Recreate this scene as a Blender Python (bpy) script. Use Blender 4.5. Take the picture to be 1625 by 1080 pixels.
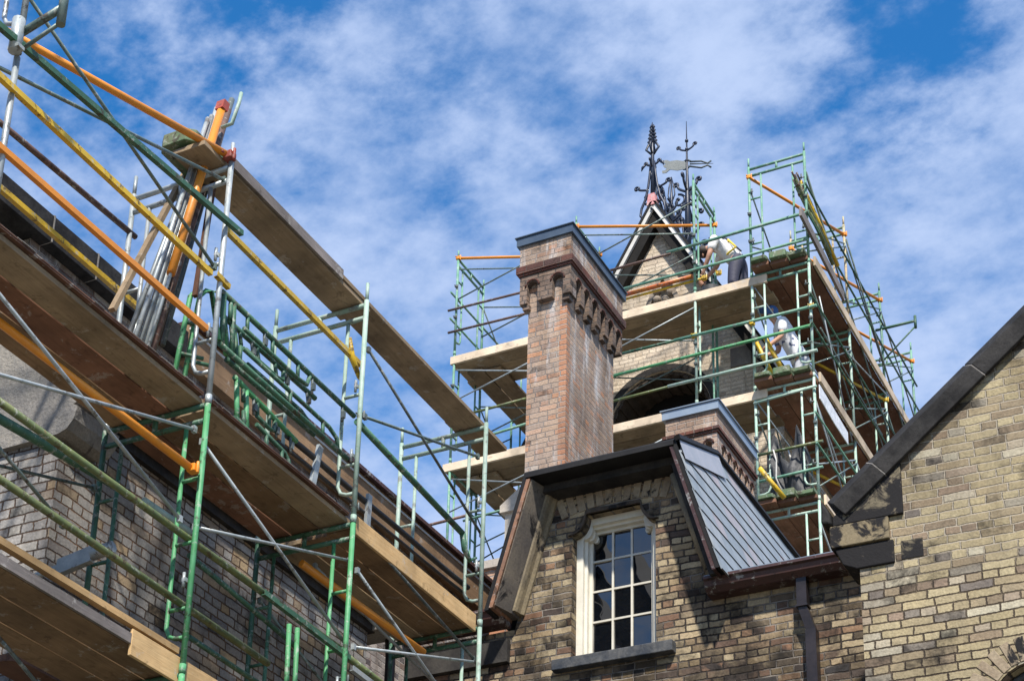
import bpy, bmesh, math, random
from mathutils import Vector, Matrix
for o in list(bpy.data.objects): bpy.data.objects.remove(o)
S = bpy.context.scene
COL = S.collection
random.seed(7)
V = Vector

# ------------------------------------------------------------------ camera
CR, CU, CF = V((0.8810, 0.4726, 0.0351)), V((0.1460, -0.3410, 0.9287)), V((-0.4509, 0.8131, 0.3694))
CF.normalize(); CR = (CR - CF * CR.dot(CF)).normalized(); CU = CR.cross(CF).normalized()
FPX, CX, CY = 2916.15, 717.06, 1127.58          # focal length and principal point in photo pixels (1625 wide)
CAM = V((0, 0, 1.6))
cd = bpy.data.cameras.new('camera'); cam = bpy.data.objects.new('camera', cd); COL.objects.link(cam)
cd.sensor_fit = 'HORIZONTAL'; cd.sensor_width = 36.0; cd.lens = FPX / 1625 * 36
cd.shift_x = (812.5 - CX) / 1625; cd.shift_y = (CY - 540) / 1625
cd.clip_end = 3000; cd.clip_start = 0.1
M = Matrix((CR, CU, -CF)).transposed().to_4x4(); M.translation = CAM; cam.matrix_world = M
S.camera = cam

def at(x, y, X=None, Y=None, Z=None):
    d = CR * ((x - CX) / FPX) - CU * ((y - CY) / FPX) + CF
    t = (X - CAM.x) / d.x if X is not None else (Y - CAM.y) / d.y if Y is not None else (Z - CAM.z) / d.z
    return CAM + d * t

# ------------------------------------------------------------------ sky and sun
SUN = V((0.46, -0.80, 0.0)).normalized() * math.cos(math.radians(50)); SUN.z = math.sin(math.radians(50))
W = bpy.data.worlds.new('World'); S.world = W; W.use_nodes = True
wt = W.node_tree; wt.nodes.clear()
def wn(t, **k):
    n = wt.nodes.new(t)
    for a, b in k.items(): setattr(n, a, b)
    return n
def wl(a, b): wt.links.new(a, b)
sky = wn('ShaderNodeTexSky', sky_type='NISHITA', sun_disc=False, sun_elevation=math.radians(50),
         sun_rotation=math.atan2(SUN.x, SUN.y), altitude=200, air_density=1.0, dust_density=0.4, ozone_density=3.0)
hs = wn('ShaderNodeHueSaturation'); hs.inputs['Saturation'].default_value = 2.0; hs.inputs['Value'].default_value = 1.48
wl(sky.outputs[0], hs.inputs['Color'])
tc = wn('ShaderNodeTexCoord'); sp = wn('ShaderNodeSeparateXYZ'); wl(tc.outputs['Generated'], sp.inputs[0])
def wmath(op, a, b=None, c=None, clamp=False):
    n = wn('ShaderNodeMath', operation=op); n.use_clamp = clamp
    for i, v in enumerate((a, b, c)):
        if v is None: continue
        if isinstance(v, (int, float)): n.inputs[i].default_value = v
        else: wl(v, n.inputs[i])
    return n.outputs[0]
zz = wmath('ADD', wmath('MAXIMUM', sp.outputs[2], 0.0), 0.22)
cv = wn('ShaderNodeCombineXYZ'); wl(wmath('DIVIDE', sp.outputs[0], zz), cv.inputs[0]); wl(wmath('DIVIDE', sp.outputs[1], zz), cv.inputs[1])
def wnoise(scale, detail, rough, dist, off, st=(1, 1, 1), rot=0):
    m = wn('ShaderNodeMapping'); m.inputs['Location'].default_value = off; m.inputs['Scale'].default_value = st; m.inputs['Rotation'].default_value = (0, 0, rot)
    wl(cv.outputs[0], m.inputs[0])
    n = wn('ShaderNodeTexNoise'); n.inputs['Scale'].default_value = scale; n.inputs['Detail'].default_value = detail
    n.inputs['Roughness'].default_value = rough; n.inputs['Distortion'].default_value = dist
    wl(m.outputs[0], n.inputs['Vector']); return n.outputs['Fac']
n1 = wnoise(5.0, 2, 0.5, 0.0, (3.2, 1.7, 0))
n2 = wnoise(11.0, 12, 0.6, 0.0, (7.3, 2.1, 0), (1, 1.2, 1), 0.5)
n3 = wnoise(40.0, 8, 0.62, 0.0, (1.3, 5.1, 0))
cl = wmath('ADD', wmath('ADD', wmath('MULTIPLY', n1, 0.7), wmath('MULTIPLY', n2, 1.05)), wmath('MULTIPLY', n3, 0.34))
# open gaps of clear blue between the cloud banks
for gx, gy, size, amt in ((200, 10, 0.04, 0.3), (330, 45, 0.035, 0.26), (860, 60, 0.045, 0.22), (1360, 120, 0.035, 0.22), (110, 260, 0.05, 0.16), (20, 130, 0.04, 0.1), (560, 250, 0.04, 0.12), (1010, 330, 0.05, 0.12), (1440, 60, 0.03, 0.3), (440, 110, 0.025, 0.16), (1290, 330, 0.04, 0.1)):
    dv_ = (CR * ((gx - CX) / FPX) - CU * ((gy - CY) / FPX) + CF).normalized()
    dn = wn('ShaderNodeVectorMath', operation='DISTANCE'); wl(tc.outputs['Generated'], dn.inputs[0]); dn.inputs[1].default_value = dv_
    gm = wn('ShaderNodeMapRange'); gm.interpolation_type = 'SMOOTHSTEP'; wl(wmath('ADD', dn.outputs['Value'], wmath('MULTIPLY', wmath('SUBTRACT', n2, 0.5), 0.16)), gm.inputs['Value'])
    gm.inputs['From Min'].default_value = 0.0; gm.inputs['From Max'].default_value = size * 2.2; gm.inputs['To Min'].default_value = amt * 0.72; gm.inputs['To Max'].default_value = 0.0
    cl = wmath('SUBTRACT', cl, gm.outputs[0])
mr = wn('ShaderNodeMapRange'); mr.interpolation_type = 'SMOOTHSTEP'
wl(cl, mr.inputs['Value']); mr.inputs['From Min'].default_value = 0.58; mr.inputs['From Max'].default_value = 1.34
mr.inputs['To Min'].default_value = 0.05; mr.inputs['To Max'].default_value = 0.97
mixc = wn('ShaderNodeMix', data_type='RGBA'); wl(mr.outputs[0], mixc.inputs['Factor'])
wl(hs.outputs[0], mixc.inputs['A']); mixc.inputs['B'].default_value = (3.9, 4.85, 6.95, 1)
bg = wn('ShaderNodeBackground'); bg.inputs['Strength'].default_value = 0.10
wl(mixc.outputs['Result'], bg.inputs[0]); wo = wn('ShaderNodeOutputWorld'); wl(bg.outputs[0], wo.inputs[0])
sd = bpy.data.lights.new('sun', 'SUN'); sd.energy = 5.0; sd.angle = math.radians(2.0); sd.color = (1.0, 0.94, 0.84)
so = bpy.data.objects.new('sun', sd); COL.objects.link(so); so.location = (20, -20, 40)
so.rotation_euler = SUN.to_track_quat('Z', 'Y').to_euler()
S.view_settings.view_transform = 'Standard'; S.view_settings.look = 'None'; S.view_settings.exposure = 0.5; S.view_settings.gamma = 1.0
S.cycles.max_bounces = 5

# ------------------------------------------------------------------ materials
class NT:
    def __init__(s, name):
        s.m = bpy.data.materials.new(name); s.m.use_nodes = True; s.t = s.m.node_tree
        s.b = s.t.nodes['Principled BSDF']
    def n(s, t, **k):
        x = s.t.nodes.new(t)
        for a, b in k.items(): setattr(x, a, b)
        return x
    def put(s, sock, v):
        if isinstance(v, (int, float)): sock.default_value = v
        elif isinstance(v, tuple): sock.default_value = v if len(v) != 3 or sock.type == 'VECTOR' else v + (1,)
        else: s.t.links.new(v, sock)
    def ma(s, op, a, b=None, c=None, clamp=False):
        x = s.n('ShaderNodeMath', operation=op); x.use_clamp = clamp
        for i, v in enumerate((a, b, c)):
            if v is not None: s.put(x.inputs[i], v)
        return x.outputs[0]
    def mix(s, f, a, b, mode='MIX'):
        x = s.n('ShaderNodeMix', data_type='RGBA', blend_type=mode); s.put(x.inputs['Factor'], f); s.put(x.inputs['A'], a); s.put(x.inputs['B'], b)
        return x.outputs['Result']
    def noise(s, vec, scale, detail=4, rough=0.55, dist=0.0, st=None, off=None):
        if st or off:
            mp = s.n('ShaderNodeMapping'); s.put(mp.inputs[0], vec)
            if st: mp.inputs['Scale'].default_value = st
            if off: mp.inputs['Location'].default_value = off
            vec = mp.outputs[0]
        x = s.n('ShaderNodeTexNoise'); s.put(x.inputs['Vector'], vec)
        x.inputs['Scale'].default_value = scale; x.inputs['Detail'].default_value = detail; x.inputs['Roughness'].default_value = rough; x.inputs['Distortion'].default_value = dist
        return x.outputs['Fac']
    def ramp(s, f, stops, interp='LINEAR'):
        x = s.n('ShaderNodeValToRGB'); s.put(x.inputs[0], f); e = x.color_ramp.elements; x.color_ramp.interpolation = interp
        while len(e) < len(stops): e.new(0.5)
        for i, (p, c) in enumerate(stops): e[i].position = p; e[i].color = tuple(c) + (1,) if len(c) == 3 else c
        return x.outputs[0]
    def rng(s, f, a, b, lo=0.0, hi=1.0):
        x = s.n('ShaderNodeMapRange'); x.interpolation_type = 'SMOOTHSTEP'; s.put(x.inputs[0], f)
        for i, v in enumerate((a, b, lo, hi)): x.inputs[i + 1].default_value = v
        return x.outputs[0]
    def bump(s, h, dist, st=1.0):
        x = s.n('ShaderNodeBump'); x.inputs['Strength'].default_value = st; x.inputs['Distance'].default_value = dist; s.put(x.inputs['Height'], h)
        s.put(s.b.inputs['Normal'], x.outputs[0])
    def pos(s): return s.n('ShaderNodeNewGeometry').outputs['Position']
    def rnd(s): return s.n('ShaderNodeObjectInfo').outputs['Random']

def brick(name, pal, mortar, lower=None, h=0.075, l=0.24, mw=0.006, soot=0.0, soot_col=(0.015, 0.013, 0.012), white=0.0, seed=0.0, hdr=True, var=0.35, zlight=None):
    t = NT(name); P = t.pos()
    g = t.n('ShaderNodeNewGeometry'); sn = t.n('ShaderNodeSeparateXYZ'); t.put(sn.inputs[0], g.outputs['True Normal'])
    s3 = t.n('ShaderNodeSeparateXYZ'); t.put(s3.inputs[0], P)
    sel = t.ma('GREATER_THAN', t.ma('ABSOLUTE', sn.outputs[0]), t.ma('ABSOLUTE', sn.outputs[1]))
    u = t.ma('ADD', t.ma('MULTIPLY', s3.outputs[0], t.ma('SUBTRACT', 1.0, sel)), t.ma('MULTIPLY', s3.outputs[1], sel))
    w1 = t.noise(P, 9.0, 3, 0.6); w2 = t.noise(P, 2.2, 2, 0.5, off=(3, 1, 7))
    u = t.ma('ADD', t.ma('ADD', u, 50 + seed), t.ma('MULTIPLY', t.ma('SUBTRACT', w1, 0.5), 0.03))
    v = t.ma('ADD', t.ma('ADD', s3.outputs[2], 0.013), t.ma('ADD', t.ma('MULTIPLY', t.ma('SUBTRACT', w1, 0.5), 0.02), t.ma('MULTIPLY', t.ma('SUBTRACT', w2, 0.5), 0.03)))
    vr = t.ma('DIVIDE', v, h); row = t.ma('FLOOR', vr); fv = t.ma('FRACT', vr)
    wr = t.n('ShaderNodeTexWhiteNoise', noise_dimensions='1D'); t.put(wr.inputs['W'], t.ma('ADD', row, seed))
    ish = t.ma('LESS_THAN', t.ma('FLOORED_MODULO', row, 3.0), 0.5) if hdr else 0.0
    lw = t.ma('SUBTRACT', l, t.ma('MULTIPLY', ish, l * 0.5))
    ur = t.ma('ADD', t.ma('DIVIDE', u, lw), t.ma('MULTIPLY', wr.outputs['Value'], 0.9)); ce = t.ma('FLOOR', ur); fu = t.ma('FRACT', ur)
    cc = t.n('ShaderNodeCombineXYZ'); t.put(cc.inputs[0], ce); t.put(cc.inputs[1], row); t.put(cc.inputs[2], seed)
    wc = t.n('ShaderNodeTexWhiteNoise', noise_dimensions='3D'); t.put(wc.inputs['Vector'], cc.outputs[0])
    du = t.ma('MULTIPLY', t.ma('MINIMUM', fu, t.ma('SUBTRACT', 1.0, fu)), lw)
    dv = t.ma('MULTIPLY', t.ma('MINIMUM', fv, t.ma('SUBTRACT', 1.0, fv)), h)
    fine = t.noise(P, 45.0, 4, 0.65)
    dd = t.ma('ADD', t.ma('MINIMUM', du, dv), t.ma('MULTIPLY', t.ma('SUBTRACT', fine, 0.5), 0.013))
    face = t.rng(dd, mw * 0.55, mw * 1.5)
    col = t.ramp(wc.outputs['Value'], pal)
    if lower:
        lz = t.ma('ADD', s3.outputs[2], t.ma('ADD', t.ma('MULTIPLY', t.ma('SUBTRACT', t.noise(P, 1.1, 5, 0.65, 0.4, off=(2, 7, 5)), 0.5), 2.6), t.ma('MULTIPLY', t.ma('SUBTRACT', wc.outputs['Value'], 0.5), 0.5)))
        col = t.mix(t.rng(lz, lower[0], lower[0] - 0.25), col, t.ramp(wc.outputs['Value'], lower[1]))
    big = t.noise(P, 0.9, 5, 0.6, off=(seed, 2, 3))
    col = t.mix(1.0, col, t.ramp(fine, [(0.25, (1 - var,) * 3), (0.75, (1 + var * 0.35,) * 3)]), 'MULTIPLY')
    col = t.mix(1.0, col, t.ramp(big, [(0.3, (0.72,) * 3), (0.7, (1.12,) * 3)]), 'MULTIPLY')
    md = t.noise(P, 1.3, 3, 0.6, off=(9, seed, 1))
    mc = t.mix(t.rng(md, 0.4, 0.6), mortar[0], mortar[1])
    if zlight: mc = t.mix(t.rng(s3.outputs[2], zlight[0], zlight[0] + 0.35), mc, zlight[1])
    col = t.mix(face, mc, col)
    if soot:
        sp_ = t.noise(P, 2.6, 7, 0.7, 0.4, off=(seed * 3, 4, 8)); per = t.ma('MULTIPLY', t.ma('SUBTRACT', wc.outputs['Color'], 0.5), 0.3)
        sm = t.rng(t.ma('ADD', sp_, per), 0.62 - soot * 0.3, 0.86 - soot * 0.3)
        col = t.mix(t.ma('MULTIPLY', sm, 0.85), col, soot_col)
    if True:
        sk = t.noise(P, 1.6, 6, 0.65, 0.5, st=(1.6, 1.6, 0.35), off=(seed, 21, 5)); col = t.mix(1.0, col, t.ramp(sk, [(0.32, (0.66, 0.63, 0.6)), (0.5, (1.0, 1.0, 1.0)), (0.72, (1.16, 1.14, 1.1))]), 'MULTIPLY')
    if white:
        wv = t.noise(P, 3.4, 6, 0.65, 0.3, st=(1.3, 1.3, 0.22), off=(seed, 11, 2))
        col = t.mix(t.ma('MULTIPLY', t.rng(wv, 0.66 - white * 0.25, 0.85 - white * 0.2), 0.8), col, (0.58, 0.57, 0.57))
    t.put(t.b.inputs['Base Color'], col); t.b.inputs['Roughness'].default_value = 0.9; t.b.inputs['Specular IOR Level'].default_value = 0.2
    hgt = t.ma('ADD', t.ma('MULTIPLY', face, 0.017), t.ma('ADD', t.ma('MULTIPLY', fine, 0.006), t.ma('MULTIPLY', wc.outputs['Value'], 0.004)))
    t.bump(hgt, 1.0, 1.0)
    return t.m

BUFF = [(0.0, (0.38, 0.29, 0.175)), (0.18, (0.26, 0.19, 0.12)), (0.34, (0.48, 0.385, 0.25)), (0.5, (0.13, 0.1, 0.075)), (0.6, (0.42, 0.33, 0.21)), (0.72, (0.45, 0.37, 0.24)), (0.84, (0.28, 0.16, 0.1)), (1.0, (0.07, 0.06, 0.055))]
m_right = brick('buff_brick', [(0, (0.43, 0.355, 0.215)), (0.2, (0.33, 0.27, 0.17)), (0.38, (0.46, 0.385, 0.24)), (0.52, (0.22, 0.165, 0.12)), (0.64, (0.38, 0.315, 0.19)), (0.76, (0.29, 0.21, 0.155)), (0.88, (0.52, 0.47, 0.35)), (1, (0.15, 0.125, 0.115))],
                ((0.06, 0.045, 0.035), (0.11, 0.085, 0.06)), h=0.079, l=0.28, mw=0.0065, soot=0.32, zlight=(8.55, (0.37, 0.32, 0.25)), seed=1.0)
m_dorm = brick('sooty_buff_brick', BUFF, ((0.05, 0.04, 0.035), (0.26, 0.23, 0.2)), lower=(9.05, [(0, (0.1, 0.08, 0.06)), (0.3, (0.2, 0.15, 0.09)), (0.5, (0.05, 0.048, 0.05)), (0.7, (0.24, 0.15, 0.09)), (0.85, (0.035, 0.035, 0.038)), (1, (0.3, 0.22, 0.14))]), soot=0.58, seed=2.0, h=0.078, mw=0.0075)
m_low = brick('dark_sooty_brick', [(0, (0.10, 0.08, 0.06)), (0.3, (0.2, 0.15, 0.09)), (0.55, (0.07, 0.06, 0.055)), (0.75, (0.24, 0.15, 0.09)), (1, (0.05, 0.045, 0.045))],
              ((0.05, 0.045, 0.04), (0.26, 0.24, 0.21)), soot=0.5, seed=3.0, h=0.078)
m_left = brick('pale_grey_brick', [(0, (0.36, 0.34, 0.32)), (0.3, (0.28, 0.27, 0.265)), (0.55, (0.42, 0.395, 0.36)), (0.75, (0.22, 0.21, 0.215)), (0.9, (0.42, 0.31, 0.19)), (1, (0.28, 0.255, 0.24))],
               ((0.085, 0.065, 0.055), (0.14, 0.085, 0.055)), soot=0.3, seed=4.0, h=0.08, mw=0.006)
m_lup = brick('streaked_brick', [(0, (0.2, 0.13, 0.1)), (0.4, (0.45, 0.4, 0.36)), (0.7, (0.12, 0.1, 0.1)), (1, (0.55, 0.48, 0.42))], ((0.4, 0.35, 0.32), (0.2, 0.12, 0.1)), soot=0.3, white=0.6, seed=5.0)
m_chim = brick('red_brown_brick', [(0, (0.41, 0.29, 0.21)), (0.25, (0.34, 0.26, 0.21)), (0.5, (0.46, 0.33, 0.24)), (0.7, (0.29, 0.225, 0.19)), (0.9, (0.5, 0.26, 0.15)), (1, (0.42, 0.35, 0.29))],
               ((0.4, 0.37, 0.35), (0.3, 0.25, 0.22)), h=0.073, soot=0.1, white=0.66, seed=6.0, mw=0.0055)
m_corb = brick('sooty_corbel_brick', [(0, (0.24, 0.17, 0.13)), (0.4, (0.18, 0.13, 0.105)), (0.7, (0.3, 0.21, 0.155)), (1, (0.13, 0.1, 0.085))], ((0.2, 0.17, 0.15), (0.12, 0.1, 0.09)), h=0.073, soot=0.35, white=0.35, seed=6.5)
m_chim2 = brick('pale_red_brick', [(0, (0.42, 0.3, 0.23)), (0.4, (0.36, 0.25, 0.19)), (0.7, (0.48, 0.36, 0.28)), (1, (0.34, 0.2, 0.14))], ((0.45, 0.4, 0.36), (0.3, 0.25, 0.22)), h=0.073, white=0.3, seed=7.0)
m_quoin = brick('orange_brick', [(0, (0.5, 0.24, 0.14)), (0.5, (0.42, 0.22, 0.14)), (1, (0.46, 0.3, 0.21))], ((0.42, 0.38, 0.35), (0.3, 0.25, 0.22)), h=0.073, l=0.4, hdr=False, white=0.2, seed=8.0)
m_tower = brick('tan_brick', [(0, (0.66, 0.55, 0.42)), (0.4, (0.6, 0.5, 0.385)), (0.7, (0.7, 0.59, 0.46)), (1, (0.52, 0.42, 0.32))], ((0.5, 0.42, 0.33), (0.56, 0.47, 0.37)), h=0.073, soot=0.06, seed=9.0, mw=0.006)
m_band = brick('dark_red_brick', [(0, (0.13, 0.055, 0.045)), (0.5, (0.19, 0.08, 0.06)), (1, (0.1, 0.06, 0.055))], ((0.2, 0.15, 0.13), (0.12, 0.08, 0.07)), h=0.09, soot=0.2, seed=10.0)

def stone(name, c1, c2, scale=3.0, rough=0.85, bump=0.01, black=0.0, blackcol=(0.014, 0.013, 0.014)):
    t = NT(name); P = t.pos()
    a = t.noise(P, scale, 7, 0.65, 0.3); f = t.noise(P, 40, 5, 0.6)
    col = t.mix(t.rng(a, 0.3, 0.7), c1, c2)
    col = t.mix(1.0, col, t.ramp(f, [(0.3, (0.78,) * 3), (0.7, (1.12,) * 3)]), 'MULTIPLY')
    if black:
        k = t.noise(P, 3.4, 8, 0.72, 0.6, off=(5, 2, 9)); col = t.mix(t.rng(k, 0.62 - black * 0.4, 0.7 - black * 0.4), col, blackcol)
    t.put(t.b.inputs['Base Color'], col); t.b.inputs['Roughness'].default_value = rough; t.b.inputs['Specular IOR Level'].default_value = 0.25
    t.bump(t.ma('ADD', t.ma('MULTIPLY', f, 0.35), a), bump); return t.m
m_blackstone = stone('blackened_stone', (0.016, 0.015, 0.016), (0.05, 0.045, 0.04), 4.0)
m_copestone = stone('weathered_coping_stone', (0.008, 0.0075, 0.008), (0.034, 0.032, 0.031), 5.0)
m_knstone = stone('sooty_sandstone', (0.11, 0.095, 0.065), (0.20, 0.165, 0.11), 3.0, black=0.5)
m_knstone2 = stone('half_sooty_sandstone', (0.24, 0.19, 0.115), (0.19, 0.155, 0.1), 3.0, black=0.32)
m_knstone3 = stone('mostly_black_sandstone', (0.17, 0.13, 0.085), (0.12, 0.1, 0.07), 3.0, black=0.62)
m_sill = stone('dark_slate_sill', (0.035, 0.042, 0.055), (0.11, 0.11, 0.11), 6.0)
m_palestone = stone('pale_limestone', (0.4, 0.35, 0.3), (0.5, 0.45, 0.38), 3.0)
m_greystone = stone('grey_sandstone', (0.29, 0.265, 0.23), (0.19, 0.18, 0.17), 3.2, bump=0.03, black=0.12, blackcol=(0.1, 0.095, 0.09))
m_mortar = stone('lime_mortar', (0.24, 0.22, 0.2), (0.15, 0.14, 0.13), 8.0)
m_vous = stone('pale_voussoir_brick', (0.36, 0.29, 0.2), (0.25, 0.19, 0.13), 5.0, black=0.2)
m_dirt = stone('ground_grit', (0.14, 0.13, 0.105), (0.18, 0.17, 0.14), 0.6)
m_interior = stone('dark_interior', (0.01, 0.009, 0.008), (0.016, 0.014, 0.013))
m_soffit_l = stone('weathered_bargeboard', (0.3, 0.24, 0.15), (0.17, 0.14, 0.1), 2.5, black=0.1)
m_rakeboard = stone('grey_tan_rake_board', (0.19, 0.16, 0.125), (0.09, 0.08, 0.075), 1.6, black=0.15)
m_greyblock = stone('grey_weathered_block', (0.12, 0.105, 0.1), (0.2, 0.18, 0.165), 4.0)
m_darkmould = stone('dark_brown_mould', (0.06, 0.045, 0.035), (0.11, 0.085, 0.065), 6.0, black=0.25)
m_archdark = stone('dark_arch_brick', (0.045, 0.035, 0.03), (0.09, 0.07, 0.055), 6.0)  # dark brown colour for the bricks lining the tower arch
m_carve = stone('carved_stone', (0.2, 0.16, 0.125), (0.3, 0.25, 0.2), 6.0)

def metal(name, col, col2=None, rust=0.2, rough=0.55, met=0.0, rustcol=(0.12, 0.06, 0.03), spec=0.5, scale=7.0):
    t = NT(name); P = t.pos(); r = t.rnd()
    col2 = col2 or tuple(c * 0.7 for c in col)
    a = t.noise(P, scale, 5, 0.65); b = t.noise(P, scale * 4.5, 5, 0.7, off=(4, 4, 4))
    c = t.mix(t.rng(a, 0.35, 0.65), col, col2)
    c = t.mix(t.ma('MULTIPLY', t.rng(b, 0.72 - rust * 0.35, 0.82 - rust * 0.3), 0.8), c, rustcol)
    if rust >= 0.15:
        e = t.noise(P, scale * 2.1, 8, 0.75, 0.4, off=(8, 1, 3)); c = t.mix(t.ma('MULTIPLY', t.rng(e, 0.55, 0.62), 0.6), c, (0.42, 0.42, 0.39))
        h_ = t.noise(P, scale * 1.3, 7, 0.75, 0.2, off=(1, 9, 6)); c = t.mix(t.ma('MULTIPLY', t.rng(h_, 0.56, 0.61), 0.8), c, tuple(x * 0.4 for x in rustcol))
    c = t.mix(1.0, c, t.ramp(r, [(0, (0.8,) * 3), (1, (1.12,) * 3)]), 'MULTIPLY')
    t.put(t.b.inputs['Base Color'], c); t.put(t.b.inputs['Roughness'], t.ma('ADD', rough - 0.1, t.ma('MULTIPLY', b, 0.25)))
    t.b.inputs['Metallic'].default_value = met; t.b.inputs['Specular IOR Level'].default_value = spec
    t.bump(b, 0.0015); return t.m
m_green = metal('bright_green_paint', (0.06, 0.27, 0.10), (0.09, 0.32, 0.15), 0.3, rustcol=(0.1, 0.1, 0.06))
m_dgreen = metal('dark_green_paint', (0.03, 0.10, 0.06), (0.05, 0.14, 0.08), 0.3)
m_pgreen = metal('faded_green_paint', (0.22, 0.32, 0.26), (0.31, 0.4, 0.35), 0.3, rustcol=(0.35, 0.35, 0.32))
m_tgreen = metal('tower_green_paint', (0.09, 0.24, 0.16), (0.16, 0.31, 0.23), 0.2, rustcol=(0.3, 0.4, 0.34))
m_tgreen2 = metal('tower_light_green_paint', (0.42, 0.52, 0.45), (0.26, 0.42, 0.33), 0.25, rustcol=(0.4, 0.42, 0.38))
m_galv = metal('galvanised_steel', (0.42, 0.45, 0.46), (0.3, 0.34, 0.35), 0.15, 0.4, 0.35, (0.3, 0.27, 0.24))
m_dsteel = metal('dark_grey_steel', (0.12, 0.14, 0.14), (0.08, 0.1, 0.1), 0.2, 0.45, 0.2)
m_gdark = metal('grey_green_rod', (0.1, 0.15, 0.14), (0.16, 0.2, 0.18), 0.2, 0.45, 0.2)
m_yellow = metal('yellow_paint', (0.66, 0.42, 0.015), (0.5, 0.33, 0.02), 0.15, 0.4)
m_orange = metal('orange_paint', (0.78, 0.28, 0.02), (0.65, 0.24, 0.03), 0.12, 0.4)
m_redor = metal('red_orange_paint', (0.6, 0.13, 0.04), (0.55, 0.2, 0.03), 0.15, 0.4)
m_red = metal('red_paint', (0.38, 0.05, 0.03), (0.28, 0.06, 0.04), 0.2)
m_rusty = metal('rusty_steel', (0.16, 0.085, 0.06), (0.1, 0.06, 0.05), 0.4, 0.6)
m_olive = metal('olive_green_paint', (0.13, 0.155, 0.05), (0.08, 0.115, 0.045), 0.42, 0.5, rustcol=(0.15, 0.07, 0.03))
m_tan = metal('worn_tan_paint', (0.42, 0.3, 0.16), (0.3, 0.33, 0.24), 0.3)
m_iron = metal('blue_black_iron', (0.006, 0.012, 0.03), (0.011, 0.018, 0.042), 0.0, 0.4)
m_vane = metal('weathered_vane_plate', (0.075, 0.1, 0.11), (0.05, 0.075, 0.085), 0.1)
m_capd = metal('dark_blue_grey_flashing', (0.075, 0.105, 0.15), (0.10, 0.135, 0.18), 0.05, 0.35, 0.3, (0.2, 0.23, 0.27), scale=3)
m_cap = metal('grey_lead_flashing', (0.22, 0.28, 0.36), (0.27, 0.33, 0.4), 0.05, 0.4, 0.2, (0.3, 0.33, 0.36), scale=3)
m_lead = metal('dull_lead_sheet', (0.25, 0.27, 0.31), (0.3, 0.31, 0.35), 0.05, 0.5, 0.1, (0.33, 0.33, 0.35), scale=3)
m_gutter = metal('brown_copper', (0.085, 0.04, 0.034), (0.06, 0.032, 0.03), 0.2, 0.4, 0.3, (0.05, 0.03, 0.03), scale=4)
m_pipe = metal('dark_copper_pipe', (0.028, 0.023, 0.025), (0.045, 0.036, 0.038), 0.1, 0.35, 0.4)
m_edge = metal('pitch_black_flashing', (0.009, 0.0085, 0.009), (0.015, 0.014, 0.014), 0.1, 0.6, spec=0.25, rustcol=(0.03, 0.025, 0.02))
m_copperstrip = metal('copper_edge_strip', (0.32, 0.16, 0.09), (0.2, 0.11, 0.07), 0.25, 0.5, 0.2)
m_white = metal('cream_paint', (0.73, 0.69, 0.59), (0.65, 0.61, 0.51), 0.05, 0.45, rustcol=(0.5, 0.45, 0.36))
m_trim = metal('white_barge_paint', (0.66, 0.64, 0.6), (0.56, 0.54, 0.5), 0.08, 0.5, rustcol=(0.4, 0.38, 0.35))
m_pink = metal('red_oxide_primer', (0.55, 0.24, 0.24), (0.45, 0.2, 0.2), 0.2, 0.6)
m_hose = metal('black_rubber', (0.02, 0.021, 0.023), (0.03, 0.03, 0.032), 0.0, 0.5)

def wood(name, c1, c2, axis=1, knots=0.3, dark=0.0):
    t = NT(name); P = t.pos(); r = t.rnd()
    off = t.n('ShaderNodeCombineXYZ'); t.put(off.inputs[0], t.ma('MULTIPLY', r, 37.0)); t.put(off.inputs[2], t.ma('MULTIPLY', r, 11.0))
    va = t.n('ShaderNodeVectorMath', operation='ADD'); t.put(va.inputs[0], P); t.put(va.inputs[1], off.outputs[0])
    st = [14.0, 14.0, 14.0]; st[axis] = 0.9
    g = t.noise(va.outputs[0], 2.4, 6, 0.65, 1.2, st=tuple(st)); b = t.noise(va.outputs[0], 1.7, 4, 0.6); k = t.noise(va.outputs[0], 6, 2, 0.5)
    c = t.mix(t.rng(g, 0.2, 0.8), c1, c2)
    c = t.mix(1.0, c, t.ramp(b, [(0.3, (0.55,) * 3), (0.7, (1.2,) * 3)]), 'MULTIPLY')
    sp2 = t.noise(va.outputs[0], 9, 8, 0.72, 0.5, off=(3, 3, 9)); c = t.mix(t.ma('MULTIPLY', t.rng(sp2, 0.55, 0.66), 0.5), c, tuple(x * 0.35 for x in c2))
    sp3 = t.noise(va.outputs[0], 5, 9, 0.75, 0.3, off=(13, 2, 9)); c = t.mix(t.ma('MULTIPLY', t.rng(sp3, 0.58, 0.63), 0.45), c, (0.42, 0.4, 0.37))
    c = t.mix(t.ma('MULTIPLY', t.rng(k, 0.68, 0.76), knots), c, tuple(x * 0.35 for x in c2))
    c = t.mix(1.0, c, t.ramp(r, [(0, (0.72, 0.7, 0.68)), (0.5, (0.95, 0.92, 0.9)), (1, (1.15, 1.15, 1.15))]), 'MULTIPLY')
    t.put(t.b.inputs['Base Color'], c); t.b.inputs['Roughness'].default_value = 0.8; t.b.inputs['Specular IOR Level'].default_value = 0.2
    t.bump(g, 0.003); return t.m
m_ply = {a: wood('brown_plywood', (0.324, 0.216, 0.126), (0.228, 0.144, 0.084), i) for i, a in enumerate('xyz')}
m_red_ply = {a: wood('reddish_plywood', (0.288, 0.15, 0.096), (0.204, 0.108, 0.072), i) for i, a in enumerate('xyz')}
m_plank = {a: wood('weathered_plank', (0.36, 0.276, 0.18), (0.252, 0.186, 0.12), i) for i, a in enumerate('xyz')}
m_new = {a: wood('fresh_lumber', (0.62, 0.43, 0.22), (0.5, 0.32, 0.15), i, 0.4) for i, a in enumerate('xyz')}
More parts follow.
